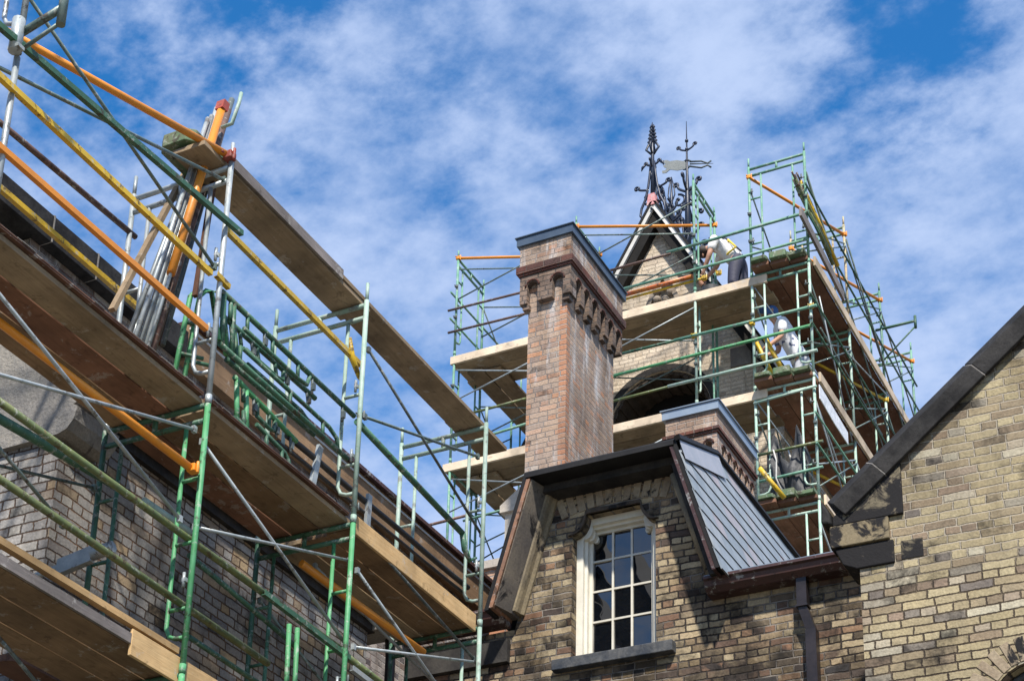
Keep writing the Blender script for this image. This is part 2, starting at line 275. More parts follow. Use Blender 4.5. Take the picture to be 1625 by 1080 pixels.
m_pale = {a: wood('pale_lumber', (0.74, 0.61, 0.46), (0.66, 0.53, 0.38), i, 0.3) for i, a in enumerate('xyz')}
m_brown = {a: wood('dark_brown_board', (0.15, 0.075, 0.05), (0.1, 0.055, 0.04), i) for i, a in enumerate('xyz')}
m_greyb = {a: wood('silvered_board', (0.24, 0.21, 0.2), (0.15, 0.135, 0.125), i) for i, a in enumerate('xyz')}
m_greenend = metal('green_stained_timber', (0.09, 0.16, 0.08), (0.14, 0.16, 0.09), 0.4, 0.8, rustcol=(0.1, 0.055, 0.04))

def glass():
    t = NT('window_glass'); P = t.pos()
    t.b.inputs['Base Color'].default_value = (0.003, 0.004, 0.006, 1); t.b.inputs['Roughness'].default_value = 0.01
    t.b.inputs['IOR'].default_value = 1.95; t.bump(t.noise(P, 1.6, 2, 0.45), 0.004); return t.m
m_glass = glass()
def slate():
    t = NT('blue_grey_slate'); P = t.pos(); s3 = t.n('ShaderNodeSeparateXYZ'); t.put(s3.inputs[0], P)
    row = t.ma('FLOOR', t.ma('DIVIDE', s3.outputs[2], 0.236)); fr = t.ma('FRACT', t.ma('DIVIDE', s3.outputs[2], 0.236))
    wr = t.n('ShaderNodeTexWhiteNoise', noise_dimensions='1D'); t.put(wr.inputs['W'], row)
    ur = t.ma('ADD', t.ma('DIVIDE', s3.outputs[1], 0.3), t.ma('MULTIPLY', wr.outputs['Value'], 3.0)); ce = t.ma('FLOOR', ur); fu = t.ma('FRACT', ur)
    cc = t.n('ShaderNodeCombineXYZ'); t.put(cc.inputs[0], ce); t.put(cc.inputs[1], row)
    wc = t.n('ShaderNodeTexWhiteNoise', noise_dimensions='3D'); t.put(wc.inputs['Vector'], cc.outputs[0])
    n = t.noise(P, 12, 5, 0.6)
    c = t.ramp(wc.outputs['Value'], [(0, (0.215, 0.25, 0.275)), (0.5, (0.26, 0.295, 0.32)), (0.85, (0.305, 0.325, 0.34)), (1, (0.34, 0.30, 0.31))])
    c = t.mix(1.0, c, t.ramp(n, [(0.3, (0.82,) * 3), (0.7, (1.12,) * 3)]), 'MULTIPLY')
    gap = t.ma('MULTIPLY', t.rng(t.ma('MINIMUM', fu, t.ma('SUBTRACT', 1.0, fu)), 0.004, 0.02), 1.0)
    c = t.mix(t.ma('MULTIPLY', t.ma('SUBTRACT', 1.0, gap), 0.6), c, (0.03, 0.035, 0.04))
    t.put(t.b.inputs['Base Color'], c); t.b.inputs['Roughness'].default_value = 0.42
    t.bump(t.ma('ADD', t.ma('MULTIPLY', n, 0.003), t.ma('MULTIPLY', wc.outputs['Value'], 0.002)), 1.0); return t.m
m_slate = slate()
def plain(name, c, rough=0.7, pat=None):
    t = NT(name); P = t.pos(); n = t.noise(P, 14, 4, 0.6)
    col = t.mix(1.0, c, t.ramp(n, [(0.3, (0.8,) * 3), (0.7, (1.1,) * 3)]), 'MULTIPLY')
    if pat:
        k = t.noise(P, 9, 2, 0.5, off=(2, 8, 1)); col = t.mix(t.rng(k, 0.6, 0.63), col, pat)
    t.put(t.b.inputs['Base Color'], col); t.b.inputs['Roughness'].default_value = rough; t.bump(t.noise(P, 7, 3, 0.5), 0.03, 0.5); return t.m
m_skin = plain('skin', (0.55, 0.3, 0.2)); m_shirt = plain('white_cotton', (0.78, 0.77, 0.76)); m_shirtp = plain('splashed_white_cotton', (0.74, 0.74, 0.77), 0.7, (0.08, 0.1, 0.2))
m_trou = plain('navy_work_cloth', (0.045, 0.045, 0.075)); m_trou2 = plain('pale_dusty_cloth', (0.4, 0.41, 0.45)); m_hair = plain('dark_hair', (0.03, 0.02, 0.015))
m_blue = plain('blue_cotton', (0.05, 0.13, 0.35)); m_strap = plain('yellow_webbing', (0.75, 0.55, 0.05)); m_boot = plain('black_leather', (0.02, 0.02, 0.022)); m_tarp = plain('white_sheeting', (0.72, 0.73, 0.75), 0.5); m_net = plain('grey_tarpaulin', (0.035, 0.036, 0.04), 0.6)

# ------------------------------------------------------------------ mesh helpers
class MB:
    def __init__(s): s.v = []; s.f = []; s.sm = []
    def add(s, vs, fs, smooth=False):
        b = len(s.v); s.v += [V(x) for x in vs]; s.f += [tuple(i + b for i in f) for f in fs]; s.sm += [smooth] * len(fs); return s
    def path(s, pts, r, n=8, closed=False, cap=True):
        pts = [V(p) for p in pts]; rs = r if isinstance(r, (list, tuple)) else [r] * len(pts)
        vs = []; fs = []; up = None; m = len(pts)
        for i, p in enumerate(pts):
            a = pts[(i - 1) % m] if (i > 0 or closed) else p; c = pts[(i + 1) % m] if (i < m - 1 or closed) else p
            t = (c - a)
            t = t.normalized() if t.length > 1e-9 else V((0, 0, 1))
            if up is None: up = t.orthogonal().normalized()
            up = (up - t * up.dot(t)); up = up.normalized() if up.length > 1e-6 else t.orthogonal().normalized()
            q = t.cross(up)
            vs += [p + (up * math.cos(2 * math.pi * k / n) + q * math.sin(2 * math.pi * k / n)) * rs[i] for k in range(n)]
        for i in range(m if closed else m - 1):
            for k in range(n):
                j = (i + 1) % m; fs.append((i * n + k, i * n + (k + 1) % n, j * n + (k + 1) % n, j * n + k))
        s.add(vs, fs, True)
        if cap and not closed:
            b = len(s.v) - len(vs); s.f += [tuple(b + k for k in reversed(range(n))), tuple(b + (m - 1) * n + k for k in range(n))]; s.sm += [False, False]
        return s
    def tube(s, p, q, r, n=8): return s.path([p, q], r, n)
    def obox(s, c, ax, ay, az):
        c, ax, ay, az = V(c), V(ax), V(ay), V(az)
        vs = [c + ax * i + ay * j + az * k for i in (-.5, .5) for j in (-.5, .5) for k in (-.5, .5)]
        return s.add(vs, [(0, 1, 3, 2), (4, 6, 7, 5), (0, 4, 5, 1), (2, 3, 7, 6), (0, 2, 6, 4), (1, 5, 7, 3)])
    def box(s, x0, x1, y0, y1, z0, z1): return s.obox(((x0 + x1) / 2, (y0 + y1) / 2, (z0 + z1) / 2), (x1 - x0, 0, 0), (0, y1 - y0, 0), (0, 0, z1 - z0))
    def prism(s, poly, vec):
        poly = [V(p) for p in poly]; vec = V(vec); n = len(poly)
        return s.add(poly + [p + vec for p in poly], [tuple(range(n)), tuple(range(2 * n - 1, n - 1, -1))] + [(i, i + n, (i + 1) % n + n, (i + 1) % n) for i in range(n)])
    def beam(s, p, q, w, h, up=(0, 0, 1)):
        p, q = V(p), V(q); d = q - p; u = V(up); u = (u - d.normalized() * u.dot(d.normalized())).normalized(); sd_ = d.normalized().cross(u)
        return s.obox((p + q) / 2, d, sd_ * w, u * h)
    def sphere(s, c, r, n=10, m=7, sc=(1, 1, 1)):
        c = V(c); vs = []; fs = []
        for i in range(m + 1):
            a = math.pi * i / m
            for k in range(n): vs.append(c + V((math.sin(a) * math.cos(2 * math.pi * k / n) * sc[0], math.sin(a) * math.sin(2 * math.pi * k / n) * sc[1], math.cos(a) * sc[2])) * r)
        for i in range(m):
            for k in range(n): fs.append((i * n + k, (i + 1) * n + k, (i + 1) * n + (k + 1) % n, i * n + (k + 1) % n))
        return s.add(vs, fs, True)
    def plate(s, outer, holes, vec):
        """flat polygon with holes, extruded by vec"""
        bm = bmesh.new(); vec = V(vec); loops = []
        for lp in [outer] + holes:
            vv = [bm.verts.new(V(p)) for p in lp]; loops.append(vv)
            for i in range(len(vv)): bm.edges.new((vv[i], vv[(i + 1) % len(vv)]))
        bmesh.ops.triangle_fill(bm, use_beauty=True, use_dissolve=False, edges=bm.edges[:])
        bm.verts.index_update(); vs = [v.co.copy() for v in bm.verts]; n = len(vs); fs = [tuple(v.index for v in f.verts) for f in bm.faces]
        side = []
        for lp in loops:
            for i in range(len(lp)): a, b = lp[i].index, lp[(i + 1) % len(lp)].index; side.append((a, b, b + n, a + n))
        s.add(vs + [v + vec for v in vs], fs + [tuple(i + n for i in reversed(f)) for f in fs] + side); bm.free(); return s
    def build(s, name, mat, parent=None, bevel=0.0):
        me = bpy.data.meshes.new(name); off = V(parent.matrix_world_loc) if False else (V(parent['_o']) if parent and '_o' in parent else V((0, 0, 0)))
        me.from_pydata([v - off for v in s.v], [], s.f); me.validate()
        if len(me.polygons) == len(s.sm): me.polygons.foreach_set('use_smooth', s.sm)
        bm = bmesh.new(); bm.from_mesh(me); bmesh.ops.recalc_face_normals(bm, faces=bm.faces[:]); bm.to_mesh(me); bm.free()
        me.materials.append(mat); o = bpy.data.objects.new(name, me); COL.objects.link(o)
        if parent: o.parent = parent; o['_o'] = tuple(off)
        if bevel:
            b = o.modifiers.new('bevel', 'BEVEL'); b.width = bevel; b.segments = 2; b.limit_method = 'ANGLE'
        return o
def tag(o, label, cat, group=None, kind=None):
    if label: o['label'] = label
    if cat: o['category'] = cat
    if group: o['group'] = group
    if kind: o['kind'] = kind
    return o
def thing(name, label, cat, loc=(0, 0, 0), group=None):
    o = bpy.data.objects.new(name, None); COL.objects.link(o); o.location = loc; o['_o'] = tuple(loc); o.empty_display_size = 0.2
    return tag(o, label, cat, group)
def solo(name, mb, mat, label, cat, group=None, bevel=0.0):
    return tag(mb.build(name, mat, None, bevel), label, cat, group)
def loc_of(mb): return None
def arc(cx, cz, r, a0, a1, n, y):
    return [V((cx + r * math.cos(math.radians(a0 + (a1 - a0) * i / n)), y, cz + r * math.sin(math.radians(a0 + (a1 - a0) * i / n)))) for i in range(n + 1)]

# ------------------------------------------------------------------ ground
g = MB().box(-600, 600, -600, 600, -0.3, 0.0).build('ground', m_dirt); g['kind'] = 'structure'

# ================================================================== brick building with the dormer
YD = 15.92; YF = YD - 0.45
bld = thing('brick_building', 'sooty buff brick building with white sash window dormer and two chimneys', 'building', (-7, YD, 0))
TL, TR, BL, BR = at(832, 748, Y=YF), at(1073, 699, Y=YF), at(768, 968, Y=YF), at(1148, 910, Y=YF)
ztop = (TL.z + TR.z) / 2; TL.z = TR.z = ztop
gz = at(1200, 899, Y=YD - 0.25).z              # gutter top
kR = (BR.x - TR.x) / (TR.z - BR.z); kL = (TL.x - BL.x) / (TL.z - BL.z)
def xr(z): return TR.x + (TR.z - z) * kR
def xl(z): return TL.x - (TL.z - z) * kL
zhip = 12.04; YH = 17.25; YBK = 20.6; zb = gz - 0.02
# window opening (on the wall face)
wx0, wx1 = at(907, 960, Y=YD).x, at(1041, 960, Y=YD).x
wzb, wzs, wzt = at(913, 1046, Y=YD).z, at(907, 852, Y=YD).z, at(965, 809, Y=YD).z
rr = wzt - wzs; rr = min(rr, 0.22); wzs = wzt - rr
def wopen(d=0.0, y=YD):
    """shouldered window outline, grown outwards by d"""
    pl = [V((wx0 + rr * math.sin(math.radians(a)) - d, y, wzt - rr * math.cos(math.radians(a)))) for a in ()]
    cl = [V((wx0 - d * (1 - i / 6) + (rr - d * 0.2) * math.sin(math.radians(15 * i)) * 0.75, y, wzs + d * (i / 6) + rr * (1 - math.cos(math.radians(15 * i))))) for i in range(7)]
    crr = [V((wx0 + wx1 - p.x, y, p.z)) for p in reversed(cl)]
    return [V((wx0 - d, y, wzb))] + cl + crr + [V((wx1 + d, y, wzb))]
zw = zb - 0.05
wallpts = [V((xl(ztop) + 0.16, YD, ztop + 0.2)), V((xl(zw) + 0.16, YD, zw)), V((xr(zw) - 0.07, YD, zw)), V((xr(ztop) - 0.07, YD, ztop + 0.2))]
# lower wall and dormer wall are one sheet: outline going round
xe0, xe1 = -10.6, -3.6
outer = [V((xe0, YD, 0)), V((xe1, YD, 0)), V((xe1, YD, zw)), wallpts[2], wallpts[3], wallpts[0], wallpts[1], V((xe0, YD, zw))]
MB().plate(outer, [wopen()], (0, 0.4, 0)).build('wall', m_dorm, bld)
# body behind
MB().box(xe0, xe1, YD + 0.9, 21.0, 0, zw - 0.12).build('building_body', m_low, bld)
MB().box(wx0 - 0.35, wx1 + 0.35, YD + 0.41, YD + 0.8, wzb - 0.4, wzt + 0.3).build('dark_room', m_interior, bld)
# voussoirs above the window
mb = MB(); n = 12
for i in range(n):
    u = (i + 0.5) / n; x = wx0 - 0.16 + (wx1 - wx0 + 0.32) * u; tilt = (u - 0.5) * 0.7; zc = wzt + 0.20 - 1.0 * (u - 0.5) ** 2 * 0.35
    d = V((math.sin(tilt), 0, math.cos(tilt))); mb.obox((x + 0.05 * math.sin(tilt), YD + 0.02, zc), V((d.z, 0, -d.x)) * 0.083, (0, 0.06, 0), d * (0.235 + 0.02 * random.random()))
mb.build('window_arch', m_vous, bld, 0.004)
# label mould round the window head
def strip(pa, pb, y0, y1):
    m_ = MB(); n_ = len(pa)
    for i in range(n_ - 1):
        q = [pa[i], pa[i + 1], pb[i + 1], pb[i]]; m_.prism([V((p.x, y0, p.z)) for p in q], (0, y1 - y0, 0))
    return m_
a_, b_ = wopen(0.0)[1:-1], wopen(0.04)[1:-1]
strip(a_, b_, YD - 0.028, YD + 0.03).build('label_mould', m_darkmould, bld)
# window
win = MB()
c_ = wopen(-0.075, YD + 0.12); o_ = wopen(0.0, YD + 0.12)
win.plate(o_[:], [c_[:]], (0, 0.09, 0))
window = win.build('window', m_white, bld)
d_ = wopen(-0.105, YD + 0.17); e_ = wopen(0.0, YD + 0.17)
MB().plate(e_, [d_], (0, 0.05, 0)).build('casing', m_white, window)
d_ = wopen(-0.14, YD + 0.225); e_ = wopen(0.0, YD + 0.225)
MB().plate(e_, [d_], (0, 0.06, 0)).build('sash', m_white, window)
gx0, gx1 = wx0 + 0.15, wx1 - 0.15; gz0, gz1 = wzb + 0.15, wzt - 0.10
mb = MB()
for i in (1, 2): x = gx0 + (gx1 - gx0) * i / 3; mb.box(x - 0.011, x + 0.011, YD + 0.235, YD + 0.268, gz0 - 0.1, gz1 - 0.02)
mb.build('glazing_bar', m_white, window)
mb = MB()
for i in (1, 2, 3): z = gz0 + (gz1 - gz0) * i / 4; mb.box(gx0 - 0.05, gx1 + 0.05, YD + 0.238, YD + 0.265, z - 0.011, z + 0.011)
mb.build('glazing_bar', m_white, window)
for i in range(3):
    for j in range(4):
        x0 = gx0 - 0.0 + (gx1 - gx0) * i / 3 + 0.0; x1 = gx0 + (gx1 - gx0) * (i + 1) / 3; z0 = gz0 + (gz1 - gz0) * j / 4; z1 = gz0 + (gz1 - gz0) * (j + 1) / 4
        if i == 0: x0 -= 0.05
        if i == 2: x1 += 0.05
        if j == 0: z0 -= 0.04
        if j == 3: z1 += 0.04
        dx, dz = random.uniform(-.006, .006), random.uniform(-.008, .008)
        MB().prism([(x0, YD + 0.255 + dx, z0), (x1, YD + 0.255 - dx, z0), (x1, YD + 0.255 - dx + dz, z1), (x0, YD + 0.255 + dx + dz, z1)], (0, 0.005, 0)).build('pane', m_glass, window)
s0, s1 = at(875, 1058, Y=YD - 0.1), at(1067, 1026, Y=YD - 0.1)
MB().box(s0.x, s1.x, YD - 0.11, YD + 0.16, wzb - 0.125, wzb - 0.005).build('window_sill', m_sill, bld, 0.008)
# steep dormer roof: right slope (slates as real courses), left slope, clipped front, flat top
roof = MB()
zc = zb
gaps = MB(); mb = MB(); ncr = 10
sl = V((kR, 0, -1)).normalized(); nr = V((1, 0, kR)).normalized()
for i in range(ncr + 1):
    z0 = zhip - (zhip - zc) * i / ncr; z1 = zhip - (zhip - zc) * (i + 1) / ncr - 0.03
    if i == ncr: break
    def yf(z): return YF + max(0.0, (z - ztop) / (zhip - ztop)) * (YH - YF)
    ya, yb = yf(z0), yf(z1)
    top = [V((xr(z0), ya, z0)), V((xr(z0), YBK, z0)), V((xr(z1), YBK, z1)) + nr * 0.009, V((xr(z1), yb, z1)) + nr * 0.009]
    mb.prism(top, -nr * 0.014)
    gaps.prism([V((xr(z1), YBK, z1)) + nr * 0.004, V((xr(z1), yb, z1)) + nr * 0.004, V((xr(z1 - .005), yb, z1 - .005)) + nr * 0.004, V((xr(z1 - .005), YBK, z1 - .005)) + nr * 0.004], nr * 0.0065)
slope = mb.build('roof', m_slate, bld); gaps.build('slate_joints', m_edge, slope)
hip = [V((xr(ztop), YF, ztop)), V((xl(ztop), YF, ztop)), V((xl(zhip), YH, zhip)), V((xr(zhip), YH, zhip))]
body = MB()
pr = lambda y, zt: [V((xl(zc) + 0.02, y, zc)), V((xr(zc) - 0.03, y, zc)), V((xr(zt) - 0.03, y, zt)), V((xl(zt) + 0.02, y, zt))]
# core slabs: right slab, left slab, top
def slab(x_of, sgn, th, y0, y1, zt, z_low):
    q = [V((x_of(zt), y0, zt)), V((x_of(zt), y1, zt)), V((x_of(z_low), y1, z_low)), V((x_of(z_low), y0, z_low))]
    return MB().prism(q, V((-sgn, 0, 0)) * th)
slab(lambda z: xr(z) - 0.015, 1, 0.045, YF + 0.01, YBK, ztop, zc - 0.0).build('roof_edge', m_edge, slope)
slab(lambda z: xl(z), -1, 0.05, YF, YBK, ztop, BL.z).build('roof_edge', m_edge, slope)
MB().prism([(xl(ztop) , YF, ztop - 0.005), (xr(ztop) - 0.02, YF, ztop - 0.005), (xr(zhip) - 0.02, YH, zhip - 0.01), (xl(zhip), YH, zhip - 0.01)], (0, 0.02, 0.03)).build('roof_front', m_edge, slope)
MB().box(xl(zhip), xr(zhip) - 0.005, YH - 0.05, YBK, zhip, zhip + 0.05).build('roof_top', m_edge, slope)
# black curb following the hip and the top edge of the slates
mb = MB(); p0, p1, p2 = V((xr(ztop), YF - 0.02, ztop)), V((xr(zhip), YH, zhip)), V((xr(zhip), YBK, zhip))
mb.beam(p0 + nr * 0.02, p1 + nr * 0.02, 0.05, 0.06, nr).beam(p1 + nr * 0.02, p2 + nr * 0.02, 0.05, 0.06, nr).build('roof_curb', m_edge, slope)
# lead flashing strip along the upper edge
q = [V((xr(ztop - 0.02), YF + 0.02, ztop - 0.02)), V((xr(zhip - 0.03), YH + 0.02, zhip - 0.03)), V((xr(zhip - 0.34), YH + 0.02, zhip - 0.34)), V((xr(ztop - 0.25), YF + 0.02, ztop - 0.25))]
MB().prism([p + nr * 0.022 for p in q], nr * 0.006).build('lead_flashing', m_lead, slope)
# front top eave board (black soffit box)
MB().box(xl(ztop) + 0.02, xr(ztop) - 0.03, YF - 0.01, YD + 0.02, ztop - 0.06, ztop - 0.006).build('eave_board', m_edge, bld)
MB().box(xl(ztop) + 0.06, xr(ztop) - 0.08, YF + 0.22, YD + 0.015, ztop - 0.15, ztop - 0.062).build('eave_moulding', m_blackstone, bld)
# rake boards: left is broad and weathered, right narrow
def rake(x_of, sgn, inset, th, y0, y1, z1, z0, nm, mat, bev=0.0):
    q = [V((x_of(z1) + sgn * inset, y0, z1)), V((x_of(z1) + sgn * (inset + th), y0, z1)), V((x_of(z0) + sgn * (inset + th), y0, z0)), V((x_of(z0) + sgn * inset, y0, z0))]
    return MB().prism(q, (0, y1 - y0, 0)).build(nm, mat, bld, bev)
def rake2(prof, z1, z0, nm, mat):
    q = [V((xl(z1) + a, b, z1)) for a, b in prof]
    return MB().prism(q, V((xl(z0) - xl(z1), 0, z0 - z1))).build(nm, mat, bld)
zA_, zB_ = ztop - 0.08, BL.z + 0.02
rake2([(0.052, YF - 0.005), (0.095, YF - 0.005), (0.095, YD), (0.052, YD)], zA_, zB_, 'rake_strip', m_copperstrip)
rake2([(0.097, YF + 0.02), (0.108, YF + 0.02), (0.17, YF + 0.28), (0.17, YD), (0.097, YD)], zA_, zB_ + 0.03, 'rake_board', m_rakeboard)
rake2([(0.172, YF + 0.27), (0.19, YF + 0.28), (0.205, YF + 0.32), (0.212, YF + 0.38), (0.235, YF + 0.42), (0.235, YD + 0.005), (0.172, YD + 0.005)], zA_ - 0.02, zB_ + 0.06, 'rake_moulding', m_soffit_l)
rake(xr, -1, 0.062, 0.035, YF - 0.004, YD + 0.01, ztop - 0.08, zc - 0.02, 'rake_strip', m_gutter)
rake(xr, -1, 0.099, 0.07, YF + 0.13, YD + 0.01, ztop - 0.2, zc + 0.0, 'rake_board', m_blackstone)
mb = MB().path([(xr(ztop - 0.22) - 0.21, YD - 0.16, ztop - 0.24), (xr(zc) - 0.21, YD - 0.16, zc + 0.05)], 0.045, 10)
mb.build('rake_moulding', m_soffit_l, bld)
# gutters
def gutter(x0, x1, y, zt, label=None):
    prof = [(-0.26, 0.0), (-0.26, -0.03), (-0.23, -0.045), (-0.215, -0.1), (-0.15, -0.15), (0.0, -0.155), (0.0, 0.0), (-0.02, 0.0), (-0.02, -0.08), (-0.2, -0.08), (-0.24, 0.0)]
    return MB().prism([(x0, y + a, zt + b) for a, b in prof], (x1 - x0, 0, 0)).build('gutter', m_gutter, bld)
gxa, gxb = at(1116, 918, Y=YD - 0.25).x, at(1318, 880, Y=YD - 0.25).x
gut = gutter(gxa, gxb + 0.6, YD - 0.004, gz); MB().box(gxa, gxb + 0.6, YD - 0.24, YD + 0.3, gz + 0.001, gz + 0.02).build('gutter_lip', m_cap, gut)
gutter(xe0, at(798, 990, Y=YD - 0.2).x, YD - 0.004, at(790, 968, Y=YD - 0.17).z)
ot = at(1274, 940, Y=YD - .1); MB().box(ot.x - 0.05, ot.x + 0.05, YD - 0.15, YD - 0.05, ot.z - 0.14, ot.z + 0.16).box(ot.x - 0.06, ot.x + 0.06, YD - 0.16, YD - 0.04, ot.z - 0.16, ot.z - 0.141).build('downpipe_outlet', m_pipe, bld)
dp = at(1288, 1000, Y=YD - .08); dq = at(1274, 960, Y=YD - .1)
MB().box(dp.x - 0.05, dp.x + 0.055, YD - 0.13, YD - 0.02, 0.2, dp.z).prism([(ot.x - 0.045, YD - 0.14, ot.z - 0.161), (ot.x + 0.045, YD - 0.14, ot.z - 0.161), (dp.x + 0.05, YD - 0.12, dp.z + 0.001), (dp.x - 0.045, YD - 0.12, dp.z + 0.001)], (0, 0.08, 0)).build('downpipe', m_pipe, bld)
# string of stone under the gutter, left stub corbel
l0 = at(790, 1010, Y=YD - .1)
MB().box(xe0, l0.x + 0.1, YD - 0.07, YD + 0.02, l0.z - 0.28, l0.z - 0.02).build('eave_course', m_blackstone, bld)

def chimney(par, c, w, d, zbase, zf, zband, zcorb, mat, nm, nf, ns, quoin=None, capmat=m_cap):
    """c = front right top corner of the frieze; zf = frieze bottom, zband = band bottom, zcorb = corbel bottom"""
    ch = MB().box(c.x - w + 0.09, c.x - 0.09, c.y + 0.09, c.y + d - 0.09, zbase, c.z - 0.02).build(nm, mat, par)
    MB().box(c.x - w, c.x, c.y, c.y + d, zf, c.z).build('frieze', mat, ch)
    MB().box(c.x - w - 0.035, c.x + 0.035, c.y - 0.035, c.y + d + 0.035, c.z - 0.085, c.z + 0.03).box(c.x - w - 0.055, c.x + 0.055, c.y - 0.055, c.y + d + 0.055, c.z + 0.031, c.z + 0.043).build('cap', capmat, ch)
    MB().box(c.x - w - 0.035, c.x + 0.035, c.y - 0.035, c.y + d + 0.035, zband + 0.03, zf).box(c.x - w - 0.015, c.x + 0.015, c.y - 0.015, c.y + d + 0.015, zband, zband + 0.029).build('string_band', m_band, ch)
    def comb(p0, p1, nout, k):
        L = (p1 - p0).length; ex = (p1 - p0).normalized(); pts = [p0 + V((0, 0, zband)), p0 + V((0, 0, zcorb))]
        step = L / k; aw = step * (0.21 if k < 4 else 0.27); zt = zband - 0.1
        for i in range(k):
            m = p0 + ex * step * (i + 0.5); b = zcorb + (0.05 if i % 1 == 0 else 0)
            pts += [m - ex * aw + V((0, 0, zcorb if i == 0 else b - 0.05))]
            pts += [m - ex * aw * math.cos(t) + V((0, 0, zt - aw + aw * math.sin(t))) for t in [math.pi * j / 8 for j in range(9)]]
            pts += [m + ex * aw + V((0, 0, zcorb))]
        pts += [p1 + V((0, 0, zcorb)), p1 + V((0, 0, zband))]
        return pts, nout
    b = MB()
    x0, x1, y0, y1 = c.x - w + 0.005, c.x - 0.005, c.y + 0.005, c.y + d - 0.005
    pts, nn = comb(V((x0, y0, 0)), V((x1, y0, 0)), 0, nf); b.plate(pts, [], (0, 0.12, 0))
    pts, nn = comb(V((x1, y0 + 0.122, 0)), V((x1, y1, 0)), 0, ns); b.plate(pts, [], (-0.12, 0, 0))
    pts, nn = comb(V((x0, y0 + 0.122, 0)), V((x0, y1, 0)), 0, ns); b.plate(pts, [], (0.12, 0, 0))
    b.build('corbel_table', m_corb if quoin else mat, ch)
    # little arch hoods
    step = (x1 - x0) / nf
    for i in range(nf): m = x0 + step * (i + 0.5); MB().path(arc(m, zband - 0.1 - step * .21, step * .21 + 0.02, 0, 180, 8, y0 - 0.004), 0.014, 6).build('arch_hood', m_band, ch)
    step = (y1 - y0 - 0.12) / ns
    for i in range(ns):
        m = y0 + 0.122 + step * (i + 0.5); MB().path([V((x1 + 0.004, m + p.x, p.z)) for p in arc(0, zband - 0.1 - step * .27, step * .27 + 0.016, 0, 180, 8, 0)], 0.013, 6).build('arch_hood', m_band, ch)
    # corbel feet, stepped
    MB().box(x0 + 0.03, x0 + 0.12, y0 + 0.03, y0 + 0.14, zcorb - 0.07, zcorb - 0.002).build('corbel_foot', m_corb if quoin else mat, ch)
    MB().box(x1 - 0.12, x1 - 0.03, y0 + 0.03, y0 + 0.14, zcorb - 0.07, zcorb - 0.002).build('corbel_foot', m_corb if quoin else mat, ch)
    for i in range(1, ns):
        m = y0 + 0.122 + step * i; MB().box(x1 - 0.12, x1 - 0.03, m - 0.06, m + 0.06, zcorb - 0.06, zcorb - 0.002).build('corbel_foot', m_corb if quoin else mat, ch)
    if quoin:
        MB().box(c.x - 0.18, c.x - 0.084, c.y + 0.084, c.y + 0.18, zbase, zcorb - 0.09).build('quoin_strip', quoin, ch)
    return ch
YC = 17.36
c1 = at(906.5, 361, Y=YC); w1 = c1.x - at(826, 383, Y=YC).x; d1 = at(988, 474, X=c1.x).y - YC
chimney(bld, c1, w1, d1, 9.7, at(905, 404, Y=YC).z, at(904, 418, Y=YC).z, at(903, 462, Y=YC).z, m_chim, 'chimney', 2, 6, m_quoin, m_capd)
YC2 = 18.65
c2 = at(1137, 640, Y=YC2); w2 = c2.x - at(1056, 660, Y=YC2).x; d2 = at(1192, 714, X=c2.x).y - YC2 + 0.1
chimney(bld, c2, w2, d2, 9.7, at(1138, 676, Y=YC2).z, at(1138, 684, Y=YC2).z, at(1138, 735, Y=YC2).z, m_chim2, 'chimney', 3, 6)

# pale stone pier and red coping left of the dormer
pp = at(806, 812, Y=19.0)
sp_ = thing('stone_pier', 'pale limestone pier with a sloped cap just left of the dormer roof', 'pier', (pp.x, 19.3, 0))
MB().box(pp.x - 0.04, pp.x + 0.5, 19.0, 19.5, 0, pp.z - 0.02).build('shaft', m_palestone, sp_)
MB().prism([(pp.x - 0.09, 18.94, pp.z - 0.02), (pp.x + 0.56, 18.94, pp.z - 0.02), (pp.x + 0.56, 18.94, pp.z + 0.08), (pp.x + 0.2, 18.94, pp.z + 0.3), (pp.x - 0.09, 18.94, pp.z + 0.08)], (0, 0.6, 0)).build('cap', m_palestone, sp_)
q0, q1 = at(735, 905, Y=18.2), at(795, 893, Y=18.2)
lw = thing('brick_parapet', 'low orange brick parapet with pale coping between scaffold and dormer', 'wall', (q0.x, 18.4, 0))
MB().box(q0.x - 1.2, q1.x + 0.25, 18.2, 18.6, 0, q0.z - 0.06).build('wall', m_quoin, lw)
MB().box(q0.x - 1.25, q1.x + 0.3, 18.15, 18.65, q0.z - 0.055, q0.z + 0.05).build('coping', m_palestone, lw)

YO = -4.0; ym = 2 * (YD + 0.25) - YO  # unseen house added behind the camera so the panes mirror something dark
oa, obb = at(905, 850, Y=ym), at(1060, 1050, Y=ym)
ob = thing('mirror_house', 'unseen dark steep roofed house added for the dormer window panes to mirror', 'house', (oa.x, YO, 0))
MB().prism([(oa.x - 8, YO, 0), (obb.x + 0.5, YO, 0), (obb.x + 0.5, YO, obb.z - 0.5), (oa.x, YO, oa.z), (oa.x - 8, YO, oa.z - 8)], (0, -8, 0)).build('wall', m_low, ob)
MB().prism([(obb.x + 0.8, YO + 0.3, obb.z - 0.7), (oa.x, YO + 0.3, oa.z + 0.3), (oa.x - 8.3, YO + 0.3, oa.z - 8), (oa.x - 8.3, YO + 0.3, oa.z - 8.4), (oa.x, YO + 0.3, oa.z - 0.05), (obb.x + 0.8, YO + 0.3, obb.z - 1.1)], (0, -8.6, 0)).build('roof', m_edge, ob)
ot_ = at(1034, 950, Y=ym); MB().path([(ot_.x, YO - 0.4, ot_.z - 6), (ot_.x, YO - 0.4, ot_.z - 0.7), (ot_.x, YO - 0.4, ot_.z)], [0.16, 0.16, 0.02], 8).build('pinnacle', m_low, ob)

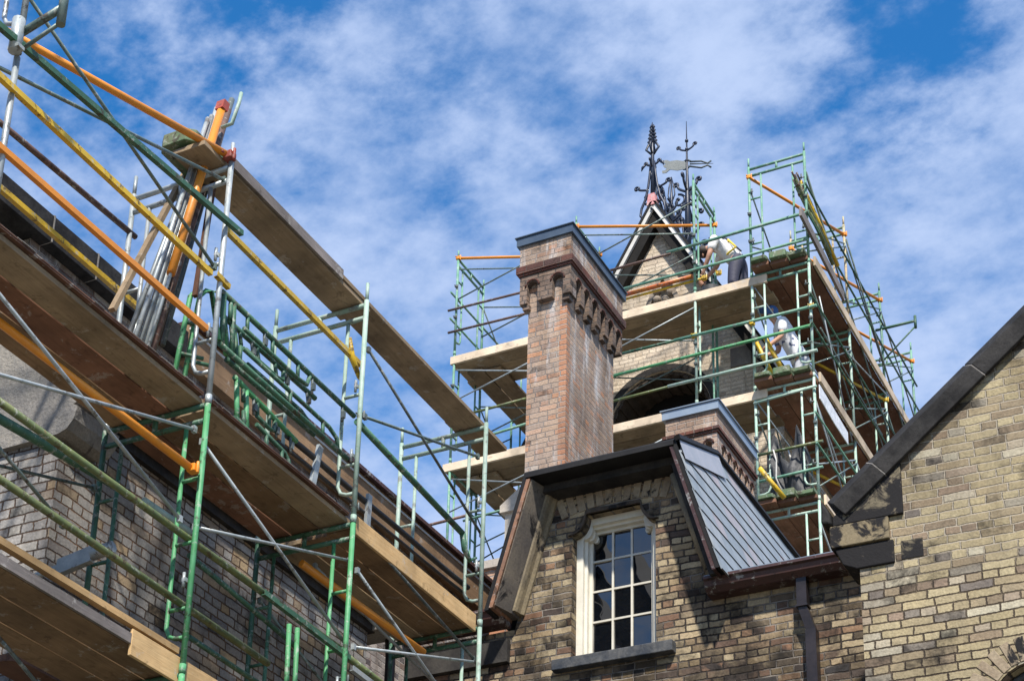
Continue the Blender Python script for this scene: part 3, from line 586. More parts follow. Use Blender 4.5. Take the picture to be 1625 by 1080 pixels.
# ================================================================== right gabled building
YR = 14.36
rb = thing('gabled_building', 'buff brick gable wall with black raking stone coping at right', 'building', (-2, YR, 0))
xc = at(1369, 990, Y=YR).x
ra, rbp = at(1310, 790, Y=YR), at(1625, 474, Y=YR)       # upper edge of coping (front face)
kk = (rbp.z - ra.z) / (rbp.x - ra.x)
apx = xc + 4.2
cop = 0.30
def zr(x): return ra.z + (x - ra.x) * kk
zk0 = at(1369, 905, Y=YR).z
ac = at(1650, 1115, Y=YR); ar = (at(1650, 1045, Y=YR) - ac).length
wo = [V((xc, YR, 0)), V((apx + 3, YR, 0)), V((apx + 3, YR, zr(apx) - 3 * kk - cop)), V((apx, YR, zr(apx) - cop)), V((xc, YR, zr(xc) - cop))]
hole = [V((ac.x - ar, YR, ac.z - 1.6)), V((ac.x + ar, YR, ac.z - 1.6))] + arc(ac.x, ac.z, ar, 0, 180, 16, YR)
MB().plate(wo, [hole], (0, 0.4, 0)).build('wall', m_right, rb)
MB().prism([(xc, YR + 0.401, 0), (apx + 3, YR + 0.401, 0), (apx + 3, YR + 0.401, zr(apx) - 3 * kk - cop - .1), (apx, YR + 0.401, zr(apx) - cop - .1), (xc, YR + 0.401, zr(xc) - cop - .1)], (0, 8, 0)).build('building_body', m_right, rb)
mb = MB()
for i in range(17):
    a = math.radians(-4 + 188 * i / 16); d = V((math.cos(a), 0, math.sin(a))); t_ = V((-d.z, 0, d.x)); mb.obox(V((ac.x, YR + 0.03, ac.z)) + d * (ar + 0.125), d * 0.22, (0, 0.075, 0), t_ * 0.078)
mb.build('window_arch', m_vous, rb, 0.004)
wnd = MB().prism(arc(ac.x, ac.z, ar, 0, 180, 16, YR + 0.2) + [V((ac.x - ar, YR + 0.2, ac.z - 1.6)), V((ac.x + ar, YR + 0.2, ac.z - 1.6))], (0, 0.02, 0)).build('window', m_glass, rb)
MB().path(arc(ac.x, ac.z, ar - 0.03, 0, 180, 16, YR + 0.17), 0.03, 6).build('frame', m_sill, wnd)
# raking coping: stones with pale mortar joints
ex = V((1, 0, kk)).normalized(); nn = V((-kk, 0, 1)).normalized()
start = V((ra.x - 0.02, YR, ra.z)); Ltot = (V((apx, YR, zr(apx))) - start).length
joints = [0.0]
for q in ((1380, 735), (1528, 573)):
    p = at(q[0], q[1], Y=YR); joints.append((p - start).dot(ex))
while joints[-1] + 1.35 < Ltot: joints.append(joints[-1] + 1.35)
joints.append(Ltot)
def cop_piece(s0_, s1_, mat, nm, grow=0.0):
    a = start + ex * s0_; L_ = s1_ - s0_
    prof = [(-0.075, -cop - 0.02), (-0.075, -0.15), (0.09, 0.0), (0.5, 0.0), (0.5, -cop + 0.02), (-0.02, -cop + 0.02), (-0.03, -cop - 0.02)]
    return MB().prism([a + V((0, p - grow, 0)) + nn * (q + grow * (1 if q > -.05 else 0)) for p, q in prof], ex * L_)
for i in range(len(joints) - 1):
    cop_piece(joints[i] + 0.006, joints[i + 1] - 0.006, m_copestone, 'coping_stone').build('coping_stone', m_copestone, rb, 0.008)
    if i: cop_piece(joints[i] - 0.0055, joints[i] + 0.0055, m_mortar, 'x', 0.0015 if i == 1 else -0.006).build('mortar_joint', m_mortar, rb)
# kneeler block and corbel stones at the foot of the coping
k1, k2, k3 = at(1300, 800, Y=YR - .2), at(1312, 830, Y=YR - .12), at(1318, 868, Y=YR - .08)
zK1, zK2, zK3 = k2.z, k3.z, at(1330, 905, Y=YR - .05).z
xk = at(1432, 780, Y=YR).x
kx0 = at(1322, 812, Y=YR).x; xk2 = at(1412, 838, Y=YR).x
MB().prism([(kx0, YR - 0.035, zK1 + 0.006), (xk, YR - 0.035, zK1 + 0.006), (xk, YR - 0.035, zr(xk) - cop + 0.02), (kx0, YR - 0.035, zr(kx0) - cop + 0.02)], (0, 0.46, 0)).build('kneeler', m_knstone, rb, 0.008)
MB().prism([(ra.x - 0.03, YR - 0.09, zK1 + 0.03), (kx0 - 0.004, YR - 0.09, zK1 + 0.006), (kx0 - 0.004, YR - 0.09, zr(kx0) - cop + 0.04), (ra.x - 0.02, YR - 0.09, ra.z - 0.06)], (0, 0.55, 0)).build('coping_foot', m_copestone, rb, 0.02)
MB().box(k2.x, xk2, YR - 0.05, YR + 0.44, zK2 + 0.006, zK1 - 0.003).build('corbel_stone', m_knstone2, rb, 0.008)
MB().prism([(k3.x + 0.02, YR - 0.028, zK2 - 0.004), (xk2 + 0.03, YR - 0.028, zK2 - 0.004), (xk2 + 0.03, YR - 0.028, zK3), (xc - 0.02, YR - 0.028, zK3), (xc - 0.14, YR - 0.028, zK3 + 0.06)], (0, 0.44, 0)).build('corbel_stone', m_knstone3, rb, 0.01)
b0 = at(1430, 865, Y=YR)
MB().box(b0.x, b0.x + 0.19, YR - 0.006, YR + 0.1, zK3 + 0.02, zK2 - 0.03).build('stained_block', m_knstone, rb)

# ================================================================== left building
XO, XI, XW, XM = -7.10, -8.014, -8.40, -9.40
YA0, YA, YB, YCc = 6.78, 9.06, 11.06, 13.26
ZT = [10.45, 8.385, 6.30, 4.3, 2.3]
lb = thing('stone_and_brick_building', 'pale brick building behind the left scaffold with stone kneeler and dark coping', 'building', (-10, 11, 0))
yc = 9.02; yend = 13.45; zev = 8.86
# lower aisle: wall facing +X and gable facing the viewer
MB().box(XW - 0.4, XW, yc + 0.402, yend, 0, zev - 0.12).build('wall', m_left, lb)
MB().plate([V((XW, yc, 0)), V((XW, yc, zev - 0.5)), V((XW - 0.9, yc, zev + 0.35)), V((XM - 0.4, yc, zev + 0.9)), V((XM - 4, yc, zev + 4)), V((XM - 4, yc, 0))], [], (0, 0.4, 0)).build('gable_wall', m_left, lb)
MB().box(XW - 0.05, XW + 0.1, yc + 0.45, yend + 0.1, zev - 0.118, zev + 0.06).box(XW - 0.04, XW + 0.05, yc + 0.45, yend + 0.05, zev - 0.2, zev - 0.12).build('eave_course', m_blackstone, lb)
MB().prism([(XW + 0.12, yc + 0.46, zev + 0.062), (XW + 0.12, yc + 0.46, zev + 0.10), (XM, yc + 0.46, zev + 0.98), (XM, yc + 0.46, zev + 0.86)], (0, yend - yc - 0.46, 0)).build('aisle_roof', m_slate, lb)
# kneeler with moulded profile
kp = [(XW - 1.0, 8.62), (XW - 0.75, 8.42), (XW - 0.62, 8.42), (XW + 0.005, 8.42)]
kp += [(XW + 0.005 + 0.16 * math.sin(math.radians(a)), 8.42 + 0.2 * (1 - math.cos(math.radians(a)))) for a in (30, 60, 90)]
kp += [(XW + 0.12, 8.645), (XW + 0.2, 8.68), (XW + 0.27, 8.76), (XW + 0.28, 8.9), (XW - 0.2, 9.2), (XW - 0.9, 9.75), (XW - 1.2, 9.6)]
MB().plate([V((x, yc - 0.05, z)) for x, z in kp], [], (0, 0.5, 0)).build('kneeler', m_greystone, lb)
mb = MB(); mb.box(XW - 2.6, XW - 1.02, yc - 0.02, yc + 0.1, 8.66, 9.0).box(XW - 1.9, XW - 1.0, yc - 0.015, yc + 0.1, 8.3, 8.64)
mb.build('gable_stone', m_greystone, lb, 0.006)
# main wall, set back, with coping and brown fascia
zm = 11.11
ym0, ymj, ym1 = 8.6, at(285, 520, X=XM).y, 17.8
MB().box(XM - 0.45, XM, yc + 0.405, ym1, 0, zm - 0.34).build('main_wall', m_lup, lb)
cp = [(-0.45, -0.3), (-0.45, 0.06), (-0.12, 0.06), (0.12, -0.08), (0.12, -0.34), (0.02, -0.34)]
js = [ym0 - 0.6, at(71, 341, X=XM).y, at(141, 398, X=XM).y, at(215, 460, X=XM).y, ymj]
for i in range(len(js) - 1):
    MB().prism([(XM + a, js[i] + 0.006, zm + b) for a, b in cp], (0, js[i + 1] - js[i] - 0.012, 0)).build('coping_stone', m_copestone, lb, 0.006)
    if i in (1, 2): MB().prism([(XM + a * 1.02 + (0.004 if a > 0 else 0), js[i] - 0.0058, zm + b + 0.004) for a, b in cp], (0, 0.0116, 0)).build('mortar_joint', m_mortar, lb)
MB().box(XM - 0.1, XM + 0.1, ymj + 0.01, ym1, zm - 0.36, zm + 0.03).build('fascia_board', m_ply['y'], lb)
MB().box(XM - 0.12, XM + 0.16, ymj + 0.01, ym1, zm + 0.031, zm + 0.075).build('eave_gutter', m_gutter, lb)
MB().box(XM + 0.101, XM + 0.112, ymj + 0.02, ym1 - 0.1, zm - 0.03, zm - 0.005).build('lip_highlight_strip', m_trim, lb)  # white strip stands in for the highlight along the eave lip
MB().prism([(XM - 0.3, ym0, zm + 0.0), (XM - 0.3, ym0, zm - 0.1), (XM - 6, ym0, zm - 0.1), (XM - 6, ym0, zm + 0.4)], (0, ym1 - ym0, 0)).build('roof', m_slate, lb)
# eave stone and lead downpipe at the far end of the aisle wall
e0 = at(585, 962, X=XW)
MB().box(XW - 0.2, XW + 0.26, yend + 0.002, yend + 0.3, e0.z - 0.25, e0.z + 0.0).box(XW - 0.2, XW + 0.36, yend - 0.02, yend + 0.32, e0.z + 0.002, e0.z + 0.05).build('eave_stone', m_greystone, lb, 0.01)
e1 = at(598, 1035, X=XW + 0.1)
MB().path([(e1.x, e1.y + 0.25, 0.2), (e1.x, e1.y + 0.25, e1.z + 0.05), (e1.x - 0.02, e1.y + 0.25, e1.z + 0.3)], 0.05, 10).build('downpipe', m_pipe, lb)

# ================================================================== tower
YFt, DEP = 22.32, 0.914
YT = 23.55
tw = thing('brick_tower', 'tan brick tower gable with white raking trim and arched recess behind scaffolding', 'tower', (-9.5, YT, 0))
ap = at(1037, 324, Y=YT - 0.2); kt = 1.78; hx = 2.12; zeav = ap.z - hx * kt
ax0 = at(966, 700, Y=YT).x; ax1 = at(1131, 660, Y=YT).x; acx = (ax0 + ax1) / 2 ; arR = (ax1 - ax0) / 2 * 0.98; azc = at(1062, 586, Y=YT).z - arR
hole = [V((acx - arR, YT, azc - 3.0)), V((acx + arR, YT, azc - 3.0))] + arc(acx, azc, arR, 0, 180, 24, YT)
gw = [V((ap.x - hx + 0.1, YT, 0)), V((ap.x + hx - 0.1, YT, 0)), V((ap.x + hx - 0.1, YT, zeav - 0.1)), V((ap.x, YT, ap.z - 0.12)), V((ap.x - hx + 0.1, YT, zeav - 0.1))]
MB().plate(gw, [hole], (0, 0.7, 0)).build('wall', m_tower, tw)
MB().box(ap.x - hx + 0.1, ap.x + hx - 0.1, YT + 0.75, YT + 5.5, 0, zeav - 0.25).build('tower_body', m_tower, tw)
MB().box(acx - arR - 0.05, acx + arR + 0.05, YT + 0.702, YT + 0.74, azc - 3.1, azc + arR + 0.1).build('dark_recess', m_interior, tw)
mb = MB()
for i in range(29):
    a = math.radians(180 * i / 28); d = V((math.cos(a), 0, math.sin(a))); t_ = V((-d.z, 0, d.x)); mb.obox(V((acx, YT + 0.36, azc)) + d * (arR - 0.025 - 0.02 * (i % 2)), d * 0.05, (0, 0.64, 0), t_ * 0.104)
mb.build('arch_ring', m_archdark, tw)
mb = MB()
for i in range(33):
    a = math.radians(180 * i / 32); d = V((math.cos(a), 0, math.sin(a))); t_ = V((-d.z, 0, d.x)); mb.obox(V((acx, YT + 0.04, azc)) + d * (arR + 0.06), d * 0.11, (0, 0.1, 0), t_ * 0.09)
mb.build('hood_mould', m_blackstone, tw)
for sg in (-1, 1):
    e = V((ap.x + sg * hx, 0, zeav)); apv = V((ap.x, 0, ap.z)); d = (e - apv).normalized(); nrm = V((-d.z * 1, 0, d.x)) if sg < 0 else V((d.z * -1, 0, d.x)); nrm = V((sg * kt, 0, 1)).normalized()
    e2 = e + d * 0.5
    q = [apv + nrm * 0.02, e2 + nrm * 0.02, e2 - nrm * 0.045, apv - V((0, 0, 0.045 * math.sqrt(1 + kt * kt)))]
    MB().prism([p + V((0, YT - 0.22, 0)) for p in q], (0, 0.05, 0)).build('barge_board', m_trim, tw)
    q = [apv + nrm * 0.06, e2 + nrm * 0.06, e2 + nrm * 0.022, apv + V((0, 0, 0.022 * math.sqrt(1 + kt * kt)))]
    MB().prism([p + V((0, YT - 0.24, 0)) for p in q], (0, 5.78, 0)).build('roof_slope', m_edge, tw)
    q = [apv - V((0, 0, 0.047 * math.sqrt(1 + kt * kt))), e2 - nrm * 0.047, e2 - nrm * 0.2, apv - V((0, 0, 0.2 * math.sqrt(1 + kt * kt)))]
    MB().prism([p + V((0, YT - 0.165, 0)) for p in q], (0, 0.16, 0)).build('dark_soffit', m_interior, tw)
    MB().prism([p + V((0, YT + 0.71, 0)) for p in (apv, e, e + V((0, 0, -.1)), apv - V((0, 0, 0.2)))], (0, 4.7, 0)).build('roof_slope', m_edge, tw)
cvp = at(1052, 462, Y=YT - 0.03)
mb = MB()
mb.prism([(cvp.x - 0.34, YT - 0.05, cvp.z - 0.3), (cvp.x - 0.26, YT - 0.05, cvp.z - 0.3), (cvp.x + 0.04, YT - 0.05, cvp.z + 0.34), (cvp.x - 0.02, YT - 0.05, cvp.z + 0.42)], (0, 0.049, 0))
mb.prism([(cvp.x + 0.34, YT - 0.06, cvp.z - 0.3), (cvp.x + 0.26, YT - 0.06, cvp.z - 0.3), (cvp.x - 0.04, YT - 0.06, cvp.z + 0.34), (cvp.x + 0.02, YT - 0.06, cvp.z + 0.42)], (0, 0.059, 0))
for a in range(5): mb.sphere((cvp.x + 0.13 * math.cos(a * 1.257), YT - 0.02, cvp.z - 0.05 + 0.13 * math.sin(a * 1.257)), 0.075, 8, 5)
mb.build('carved_ornament', m_carve, tw)
db = at(1162, 570, Y=YT)
MB().box(db.x - 0.02, db.x + 0.32, YT - 0.03, YT + 0.05, db.z - 0.16, db.z + 0.18).build('stone_block', m_greyblock, tw)

# ironwork on the ridge
def scroll(c, r, a0, turns, sg, yb=0.0, n=22, plane='x', shrink=0.75):
    pts = []
    for i in range(n + 1):
        u = i / n; a = a0 + sg * 2 * math.pi * turns * u; q = r * (1 - shrink * u)
        pts.append(V((c.x + q * math.cos(a), c.y, c.z + q * math.sin(a))) if plane == 'x' else V((c.x, c.y + q * math.cos(a), c.z + q * math.sin(a))))
    return pts
def leafscroll(mb, base, h, w, sg, r=0.02, plane='x'):
    ax = V((1, 0, 0)) if plane == 'x' else V((0, 1, 0))
    pts = [base + V((0, 0, h * t)) + ax * sg * w * (math.sin(t * math.pi * 0.6)) for t in [i / 8 for i in range(9)]]
    end = pts[-1]; c = end + ax * sg * w * 0.28; s_ = scroll(c, w * 0.28, math.pi if sg > 0 else 0, 0.9, -sg, plane=plane); mb.path(pts + s_[1:], r, 6); return mb
def finial(name, label, P, H):
    f = thing(name, label, 'finial', P); P = V(P)
    MB().path([P, P + V((0, 0, H * 0.62)), P + V((0, 0, H))], [0.045, 0.03, 0.008], 8).build('spike', m_iron, f)
    return f
fp = at(1036, 320, Y=YT - 0.17); fh = (at(1031, 196, Y=YT - 0.17) - fp).length
fin = finial('finial', 'blue black wrought iron finial with leafy spearhead on the gable apex', tuple(fp), fh)
MB().prism([fp + V((-0.085, -0.07, -0.1)), fp + V((0.085, -0.07, -0.1)), fp + V((0.055, -0.07, 0.12)), fp + V((-0.055, -0.07, 0.12))], (0, 0.16, 0)).build('base_block', m_pink, fin)
mb = MB()
for sg in (-1, 1):
    for pl in 'xy':
        for i in range(5): b_ = fp + V((0, 0, fh * (0.74 + 0.045 * i))); mb.path([b_, b_ + (V((1, 0, 0)) if pl == 'x' else V((0, 1, 0))) * sg * (0.075 - 0.011 * i) + V((0, 0, 0.035)), b_ + (V((1, 0, 0)) if pl == 'x' else V((0, 1, 0))) * sg * (0.05 - 0.008 * i) + V((0, 0, 0.085))], [0.016, 0.022, 0.006], 6)
        q = V((1, 0, 0)) if pl == 'x' else V((0, 1, 0))
        mb.path([fp + V((0, 0, fh * .58)), fp + q * sg * 0.115 + V((0, 0, fh * .67)), fp + q * sg * 0.02 + V((0, 0, fh * .78))], 0.02, 6)
mb.build('spearhead', m_iron, fin)
mb = MB()
for sg in (-1, 1):
    leafscroll(mb, fp + V((0, 0, fh * 0.45)), 0.07, 0.1, sg); leafscroll(mb, fp + V((0, 0, fh * 0.42)), 0.1, 0.09, sg, plane='y')
    mb.path([fp + V((sg * 0.12, 0, fh * .45 + 0.06)), fp + V((sg * 0.18, 0, fh * .45 + 0.02)), fp + V((sg * 0.2, 0, fh * .45 - 0.05))], [0.016, 0.026, 0.006], 6)
    pts = [fp + V((sg * x, 0, z)) for x, z in ((0.03, fh * .5), (0.05, fh * 0.35), (0.08, fh * .2), (0.13, fh * .05), (0.2, -0.08), (0.22, -0.22), (0.18, -0.29), (0.13, -0.26), (0.14, -0.2))]
    mb.path(pts, 0.022, 6); leafscroll(mb, fp + V((sg * 0.09, 0, fh * 0.16)), 0.08, 0.16, sg); leafscroll(mb, fp + V((sg * 0.14, 0, -0.02)), 0.1, -0.13, sg)
mb.build('scrollwork', m_iron, fin)
# ridge cresting
rz = fp.z - 0.22; yv = at(1092, 385, X=fp.x).y
cr = thing('ridge_cresting', 'blue black scrolled iron cresting along the ridge between finial and vane', 'cresting', (fp.x, YT, rz))
mb = MB().tube((fp.x, YT - 0.25, rz + 0.04), (fp.x, yv, rz + 0.04), 0.02).tube((fp.x, YT - 0.2, rz + 0.34), (fp.x, yv, rz + 0.34), 0.013)
ny = 4; L_ = yv - YT + 0.2
for i in range(ny):
    y = YT - 0.1 + L_ * i / ny; c = V((fp.x, y + L_ / ny / 2, rz + 0.28))
    mb.path(scroll(c, 0.2, -1.2, 1.3, 1, plane='y'), 0.018, 6); mb.path(scroll(c + V((0, 0.05, 0.32)), 0.15, 2.0, 1.2, -1, plane='y'), 0.018, 6)
    mb.path([(fp.x, y, rz), (fp.x, y + 0.1, rz + 0.5), (fp.x, y - 0.02, rz + 0.8)], 0.018, 6)
    mb.path(scroll(V((fp.x, y - 0.05, rz + 0.72)), 0.1, 0, 1.1, 1, plane='y'), 0.012, 6)
    for sg in (-1, 1): leafscroll(mb, V((fp.x, y, rz + 0.15)), 0.25, 0.12, sg, 0.017)
mb.build('scrollwork', m_iron, cr)
mid = at(1066, 345, X=fp.x); mh = (at(1063, 278, X=fp.x) - mid).length
mb = MB().path([V((fp.x, mid.y, rz)), V((fp.x, mid.y, mid.z + mh * .45)), V((fp.x, mid.y, mid.z + mh))], [0.035, 0.028, 0.006], 8)
for sg in (-1, 1):
    mb.path([V((fp.x, mid.y, mid.z + mh * 0.35)), V((fp.x + sg * 0.06, mid.y, mid.z + mh * 0.55)), V((fp.x + sg * 0.045, mid.y, mid.z + mh * 0.75)), V((fp.x, mid.y, mid.z + mh))], 0.012, 6)
    leafscroll(mb, V((fp.x, mid.y, mid.z + 0.12)), 0.2, 0.1, sg, 0.02); leafscroll(mb, V((fp.x, mid.y, mid.z - 0.1)), 0.2, 0.17, sg, 0.02)
    leafscroll(mb, V((fp.x, mid.y, mid.z - 0.1)), 0.25, 0.3, sg, 0.02, 'y')
mb.build('central_spike', m_iron, cr)
vp_ = V((fp.x, yv, rz)); vtop = at(1085, 186, X=fp.x); vh = vtop.z - vp_.z
va = thing('weather_vane', 'tall iron weather vane with grey pierced plate and scrolls on rear ridge', 'weather vane', tuple(vp_))
MB().path([vp_, vp_ + V((0, 0, vh * 0.45)), vp_ + V((0, 0, vh * 0.62)), vp_ + V((0, 0, vh))], [0.065, 0.05, 0.026, 0.006], 8).build('mast', m_iron, va)
for fz, w_, h_ in ((0.5, 0.18, 0.2), (0.42, 0.2, -0.25), (0.18, 0.2, 0.2), (0.05, 0.25, 0.2)):
    mb = MB()
    for sg in (-1, 1): leafscroll(mb, vp_ + V((0, 0, vh * fz)), h_, w_, sg, 0.024); leafscroll(mb, vp_ + V((0, 0, vh * fz)), h_, w_, sg, 0.024, 'y')
    mb.build('scroll', m_iron, va)
mb = MB()
for sg in (-1, 1): mb.path(scroll(vp_ + V((sg * 0.17, 0, vh * 0.45)), 0.15, math.pi / 2, 0.8, sg), 0.022, 6)
mb.build('scroll', m_iron, va); mb = MB()
for sg in (-1, 1): leafscroll(mb, vp_ + V((0, 0, vh * 0.79)), 0.1, 0.13, sg, 0.017)
mb.build('scroll', m_iron, va)
for fz in (0.72, 0.8, 0.86): MB().sphere(vp_ + V((0, 0, vh * fz)), 0.035, 8, 5).build('boss', m_iron, va)
vz = vp_.z + vh * 0.69
pl = [(-0.05, 0.09), (-0.2, 0.12), (-0.34, 0.1), (-0.4, 0.13), (-0.5, 0.12), (-0.53, 0.07), (-0.47, 0.06), (-0.42, 0.03), (-0.48, -0.01), (-0.45, -0.05), (-0.4, -0.07), (-0.44, -0.12), (-0.5, -0.13), (-0.49, -0.19), (-0.42, -0.18), (-0.34, -0.1), (-0.2, -0.13), (-0.05, -0.1), (0.02, -0.06), (0.02, 0.05)]
vx = V((0.92, 0.39, 0))
MB().plate([vp_ + vx * a * 0.88 + V((0, 0, vz - vp_.z + b * 0.88)) for a, b in pl], [], (0.001, 0.012, 0)).build('vane_plate', m_vane, va)
mb = MB().path([vp_ + V((0.05, 0, vz - vp_.z)) , vp_ + vx * 0.46 + V((0, 0, vz - vp_.z + 0.01))], [0.016, 0.004], 6)
for sg in (-1, 1): mb.path([vp_ + V((0.05, 0, vz - vp_.z + sg * 0.05)), vp_ + vx * 0.25 + V((0, 0, vz - vp_.z + sg * 0.07)), vp_ + vx * 0.36 + V((0, 0, vz - vp_.z + sg * 0.02)), vp_ + vx * 0.42 + V((0, 0, vz - vp_.z + sg * 0.07))], 0.018, 6)
mb.path(scroll(vp_ + V((-0.02, 0, vz - vp_.z)), 0.1, 0.5, 0.85, 1, shrink=0.2), 0.018, 6)
mb.build('vane_arrow', m_vane, va)

# ================================================================== scaffold parts
R_LEG, R_BAR, R_ROD, R_TUBE = 0.0215, 0.021, 0.0125, 0.024
def frame(par, a, b, zt, mats, h=1.98, inset=0.17, rungs=(0.55, 1.05, 1.5), pin=True, spigot=0.13, sides=(True, True), legext=0.0):
    """one ladder frame between foot points a and b (xy), its top bar at zt. mats = (leg a, leg b, bars)"""
    a, b = V((a[0], a[1], 0)), V((b[0], b[1], 0)); d = (b - a).normalized(); up = V((0, 0, 1)); w = (b - a).length
    fr = MB().tube(a + up * (zt - 0.0) + d * 0.02, b + up * zt - d * 0.02, R_BAR).tube(a + up * (zt - 0.125) + d * 0.02, b + up * (zt - 0.125) - d * 0.02, R_BAR)
    fr.tube(a + d * w * .5 + up * (zt - 0.125), a + d * w * .5 + up * zt, 0.02); f = fr.build('scaffold_frame', mats[2], par)
    for p, m_, sg in ((a, mats[0], 1), (b, mats[1], -1)):
        l = MB().tube(p + up * (zt - h + 0.012 - legext), p + up * (zt + 0.045), R_LEG, 10)
        if pin: l.tube(p + up * (zt + 0.045), p + up * (zt + 0.045 + spigot), R_LEG * 0.72, 8)
        l.tube(p + up * (zt - h + 0.08), p + up * (zt - h + 0.012), R_LEG * 1.18, 10)
        l.build('leg', m_, f)
    for i, (p, m_, sg) in enumerate(((a, mats[0], 1), (b, mats[1], -1))):
        if not sides[i]: continue
        q = p + d * sg * inset; zb_ = zt - h + 0.28
        ld = MB().path([q + up * (zt - 0.13), q + up * (zb_ + 0.09), q - d * sg * 0.03 + up * (zb_ + 0.025), q - d * sg * 0.09 + up * zb_, p + d * sg * 0.02 + up * zb_], 0.0165, 8)
        for r_ in rungs: ld.tube(p + up * (zt - h + r_) + d * sg * 0.02, q + up * (zt - h + r_) - d * sg * 0.012, 0.0145)
        ld.build('ladder_side', m_, f)
    return f
def rod(par, p, q, mat, r=R_ROD, name='cross_brace', ends=True):
    m_ = MB().tube(p, q, r, 8)
    if ends:
        d = (V(q) - V(p)).normalized()
        for e in (p, q): m_.obox(V(e), (0.03, 0, 0), (0, 0.035, 0), (0, 0, 0.05))
    return m_.build(name, mat, par)
def clamp(par, p, mat, s=0.05):
    p = V(p); MB().obox(p, (s * 1.5, 0, 0), (0, s * 1.5, 0), (0, 0, s * 1.3)).tube(p + V((s, -s * .2, -s)), p + V((s, -s * .2, s)), s * 0.28, 6).tube(p + V((-s * .3, -s, 0)), p + V((-s * .3, -s * 1.7, 0)), s * 0.25, 6).build('coupler', mat, par, 0.006)
PX = 0.0
def planks(group, xs, y0, y1, z, mat, labels, th=0.042, jig=0.012, tilt=0.0, axis='y', cat='plank'):
    for (x0, x1), lab in zip(xs, labels):
        j0, j1, dz = random.uniform(-jig, jig) * 3, random.uniform(-jig, jig) * 3, random.uniform(0, 0.006)
        if axis == 'y': m_ = MB().prism([(x0, y0 + j0, z + dz), (x1, y0 + j0, z + dz), (x1, y1 + j1, z + dz + tilt), (x0, y1 + j1, z + dz + tilt)], (0, 0, th))
        else: m_ = MB().prism([(y0 + j0, x0, z + dz), (y1 + j1, x0, z + dz + tilt), (y1 + j1, x1, z + dz + tilt), (y0 + j0, x1, z + dz)], (0, 0, th))
        solo('plank', m_, mat, lab, cat, group, 0.004)

# ------------------------------------------------------------------ left scaffold
ls = thing('scaffold', 'large green and grey scaffold with yellow rails beside the left brick building', 'scaffold', (XO, 10, 0))
XL = XO
posts = [YA0, YA, YB, YCc]
mset = {0: (m_galv, m_galv, m_galv), 1: (m_galv, m_galv, m_galv), 2: (m_pgreen, m_pgreen, m_pgreen), 3: (m_pgreen, m_pgreen, m_pgreen)}
for i, y in enumerate(posts):
    for k, zt in enumerate(ZT):
        if i == 0 and k == 0: continue
        ms = mset[i] if k == 0 else (m_green, m_dgreen, m_dgreen)
        if i == 3 and k > 0: ms = (m_pgreen, m_dgreen, m_dgreen)
        frame(ls, (XO, y), (XI, y), zt, ms, h=(ZT[k] - ZT[k + 1]) if k < 4 else 1.98, rungs=(0.55, 1.2) if k == 0 else (0.5, 1.0, 1.5), pin=True, spigot=0.17 if k == 0 else 0.05)
    MB().tube((XO, y, 0.02), (XO, y, 0.6), 0.019).tube((XI, y, 0.02), (XI, y, 0.6), 0.019).box(XO - .08, XO + .08, y - .08, y + .08, 0.0005, 0.02).box(XI - .08, XI + .08, y - .08, y + .08, 0.0005, 0.02).build('base_jack', m_galv, ls)
# tall first post with joint sleeve, side bracket
f0 = frame(ls, (XO, YA0), (XI, YA0), 12.0, mset[0], h=2.3, rungs=(0.8, 1.4))
p0 = at(28, 92, X=XO).z; p1 = at(32, 38, X=XO).z
MB().tube((XO, YA0, 8.385), (XO, YA0, p0), R_LEG, 10).build('standard', m_galv, ls); MB().tube((XI, YA0, 8.385), (XI, YA0, 9.75), R_LEG, 10).build('standard', m_galv, ls)
MB().tube((XO + 0.02, YA0 - 0.05, p0), (XO + 0.02, YA0 - 0.05, p1), 0.042, 10).obox((XO + 0.03, YA0 - 0.05, p0 + 0.02), (0.09, 0, 0), (0, 0.06, 0), (0, 0, 0.025)).build('sleeve', m_galv, ls)
sb0 = V((XO - 0.05, YA0, at(18, 42, X=XO).z)); e1_ = at(100, 12, Y=YA0)
MB().tube(sb0, (e1_.x, YA0, e1_.z), 0.026, 10).tube((XO + 0.02, YA0, p0 + 0.05), (e1_.x, YA0, e1_.z - 0.12), 0.014).tube((e1_.x, YA0, e1_.z - 0.14), (e1_.x, YA0, e1_.z + 0.35), 0.03, 10).build('side_bracket', m_gdark, ls)
# braces measured on the outer plane
def L(x, y, dx=0.0): p = at(x, y, X=XO + dx); return p
for (a, b, m_) in (((-150, 552), (308, 681), m_galv), ((-110, 331), (285, 823), m_galv), ((321, 701), (549, 1022), m_galv), ((310, 836), (555, 889), m_galv),
                   ((567, 905), (740, 1153), m_galv), ((561, 1026), (757, 1050), m_galv), ((571, 838), (752, 1045), m_dsteel), ((52 - 60, -82), (340, 423), m_gdark),
                   ((-40, 88), (356, 286), m_gdark), ((585, 555), (764, 848), m_dsteel), ((579, 661), (758, 724), m_gdark), ((-60, 640), (100, 832), m_gdark), ((-40, 965), (60, 1085), m_dsteel),
                   ((500, 898), (690, 1083), m_galv)):
    inn = -0.045
    if a == (-60, 640): inn = -0.5
    if a == (-40, 965): inn = -0.45
    if a == (500, 898): inn = -0.5
    rod(ls, L(*a, inn), L(*b, inn), m_, 0.0135)
# X braces between the inner posts behind (dim)
rod(ls, (XI, YA0 + .05, 7.2), (XI, YA - .05, 7.9), m_gdark); rod(ls, (XI + .03, YB + .05, 7.9), (XI + .03, YCc - .05, 7.2), m_gdark)
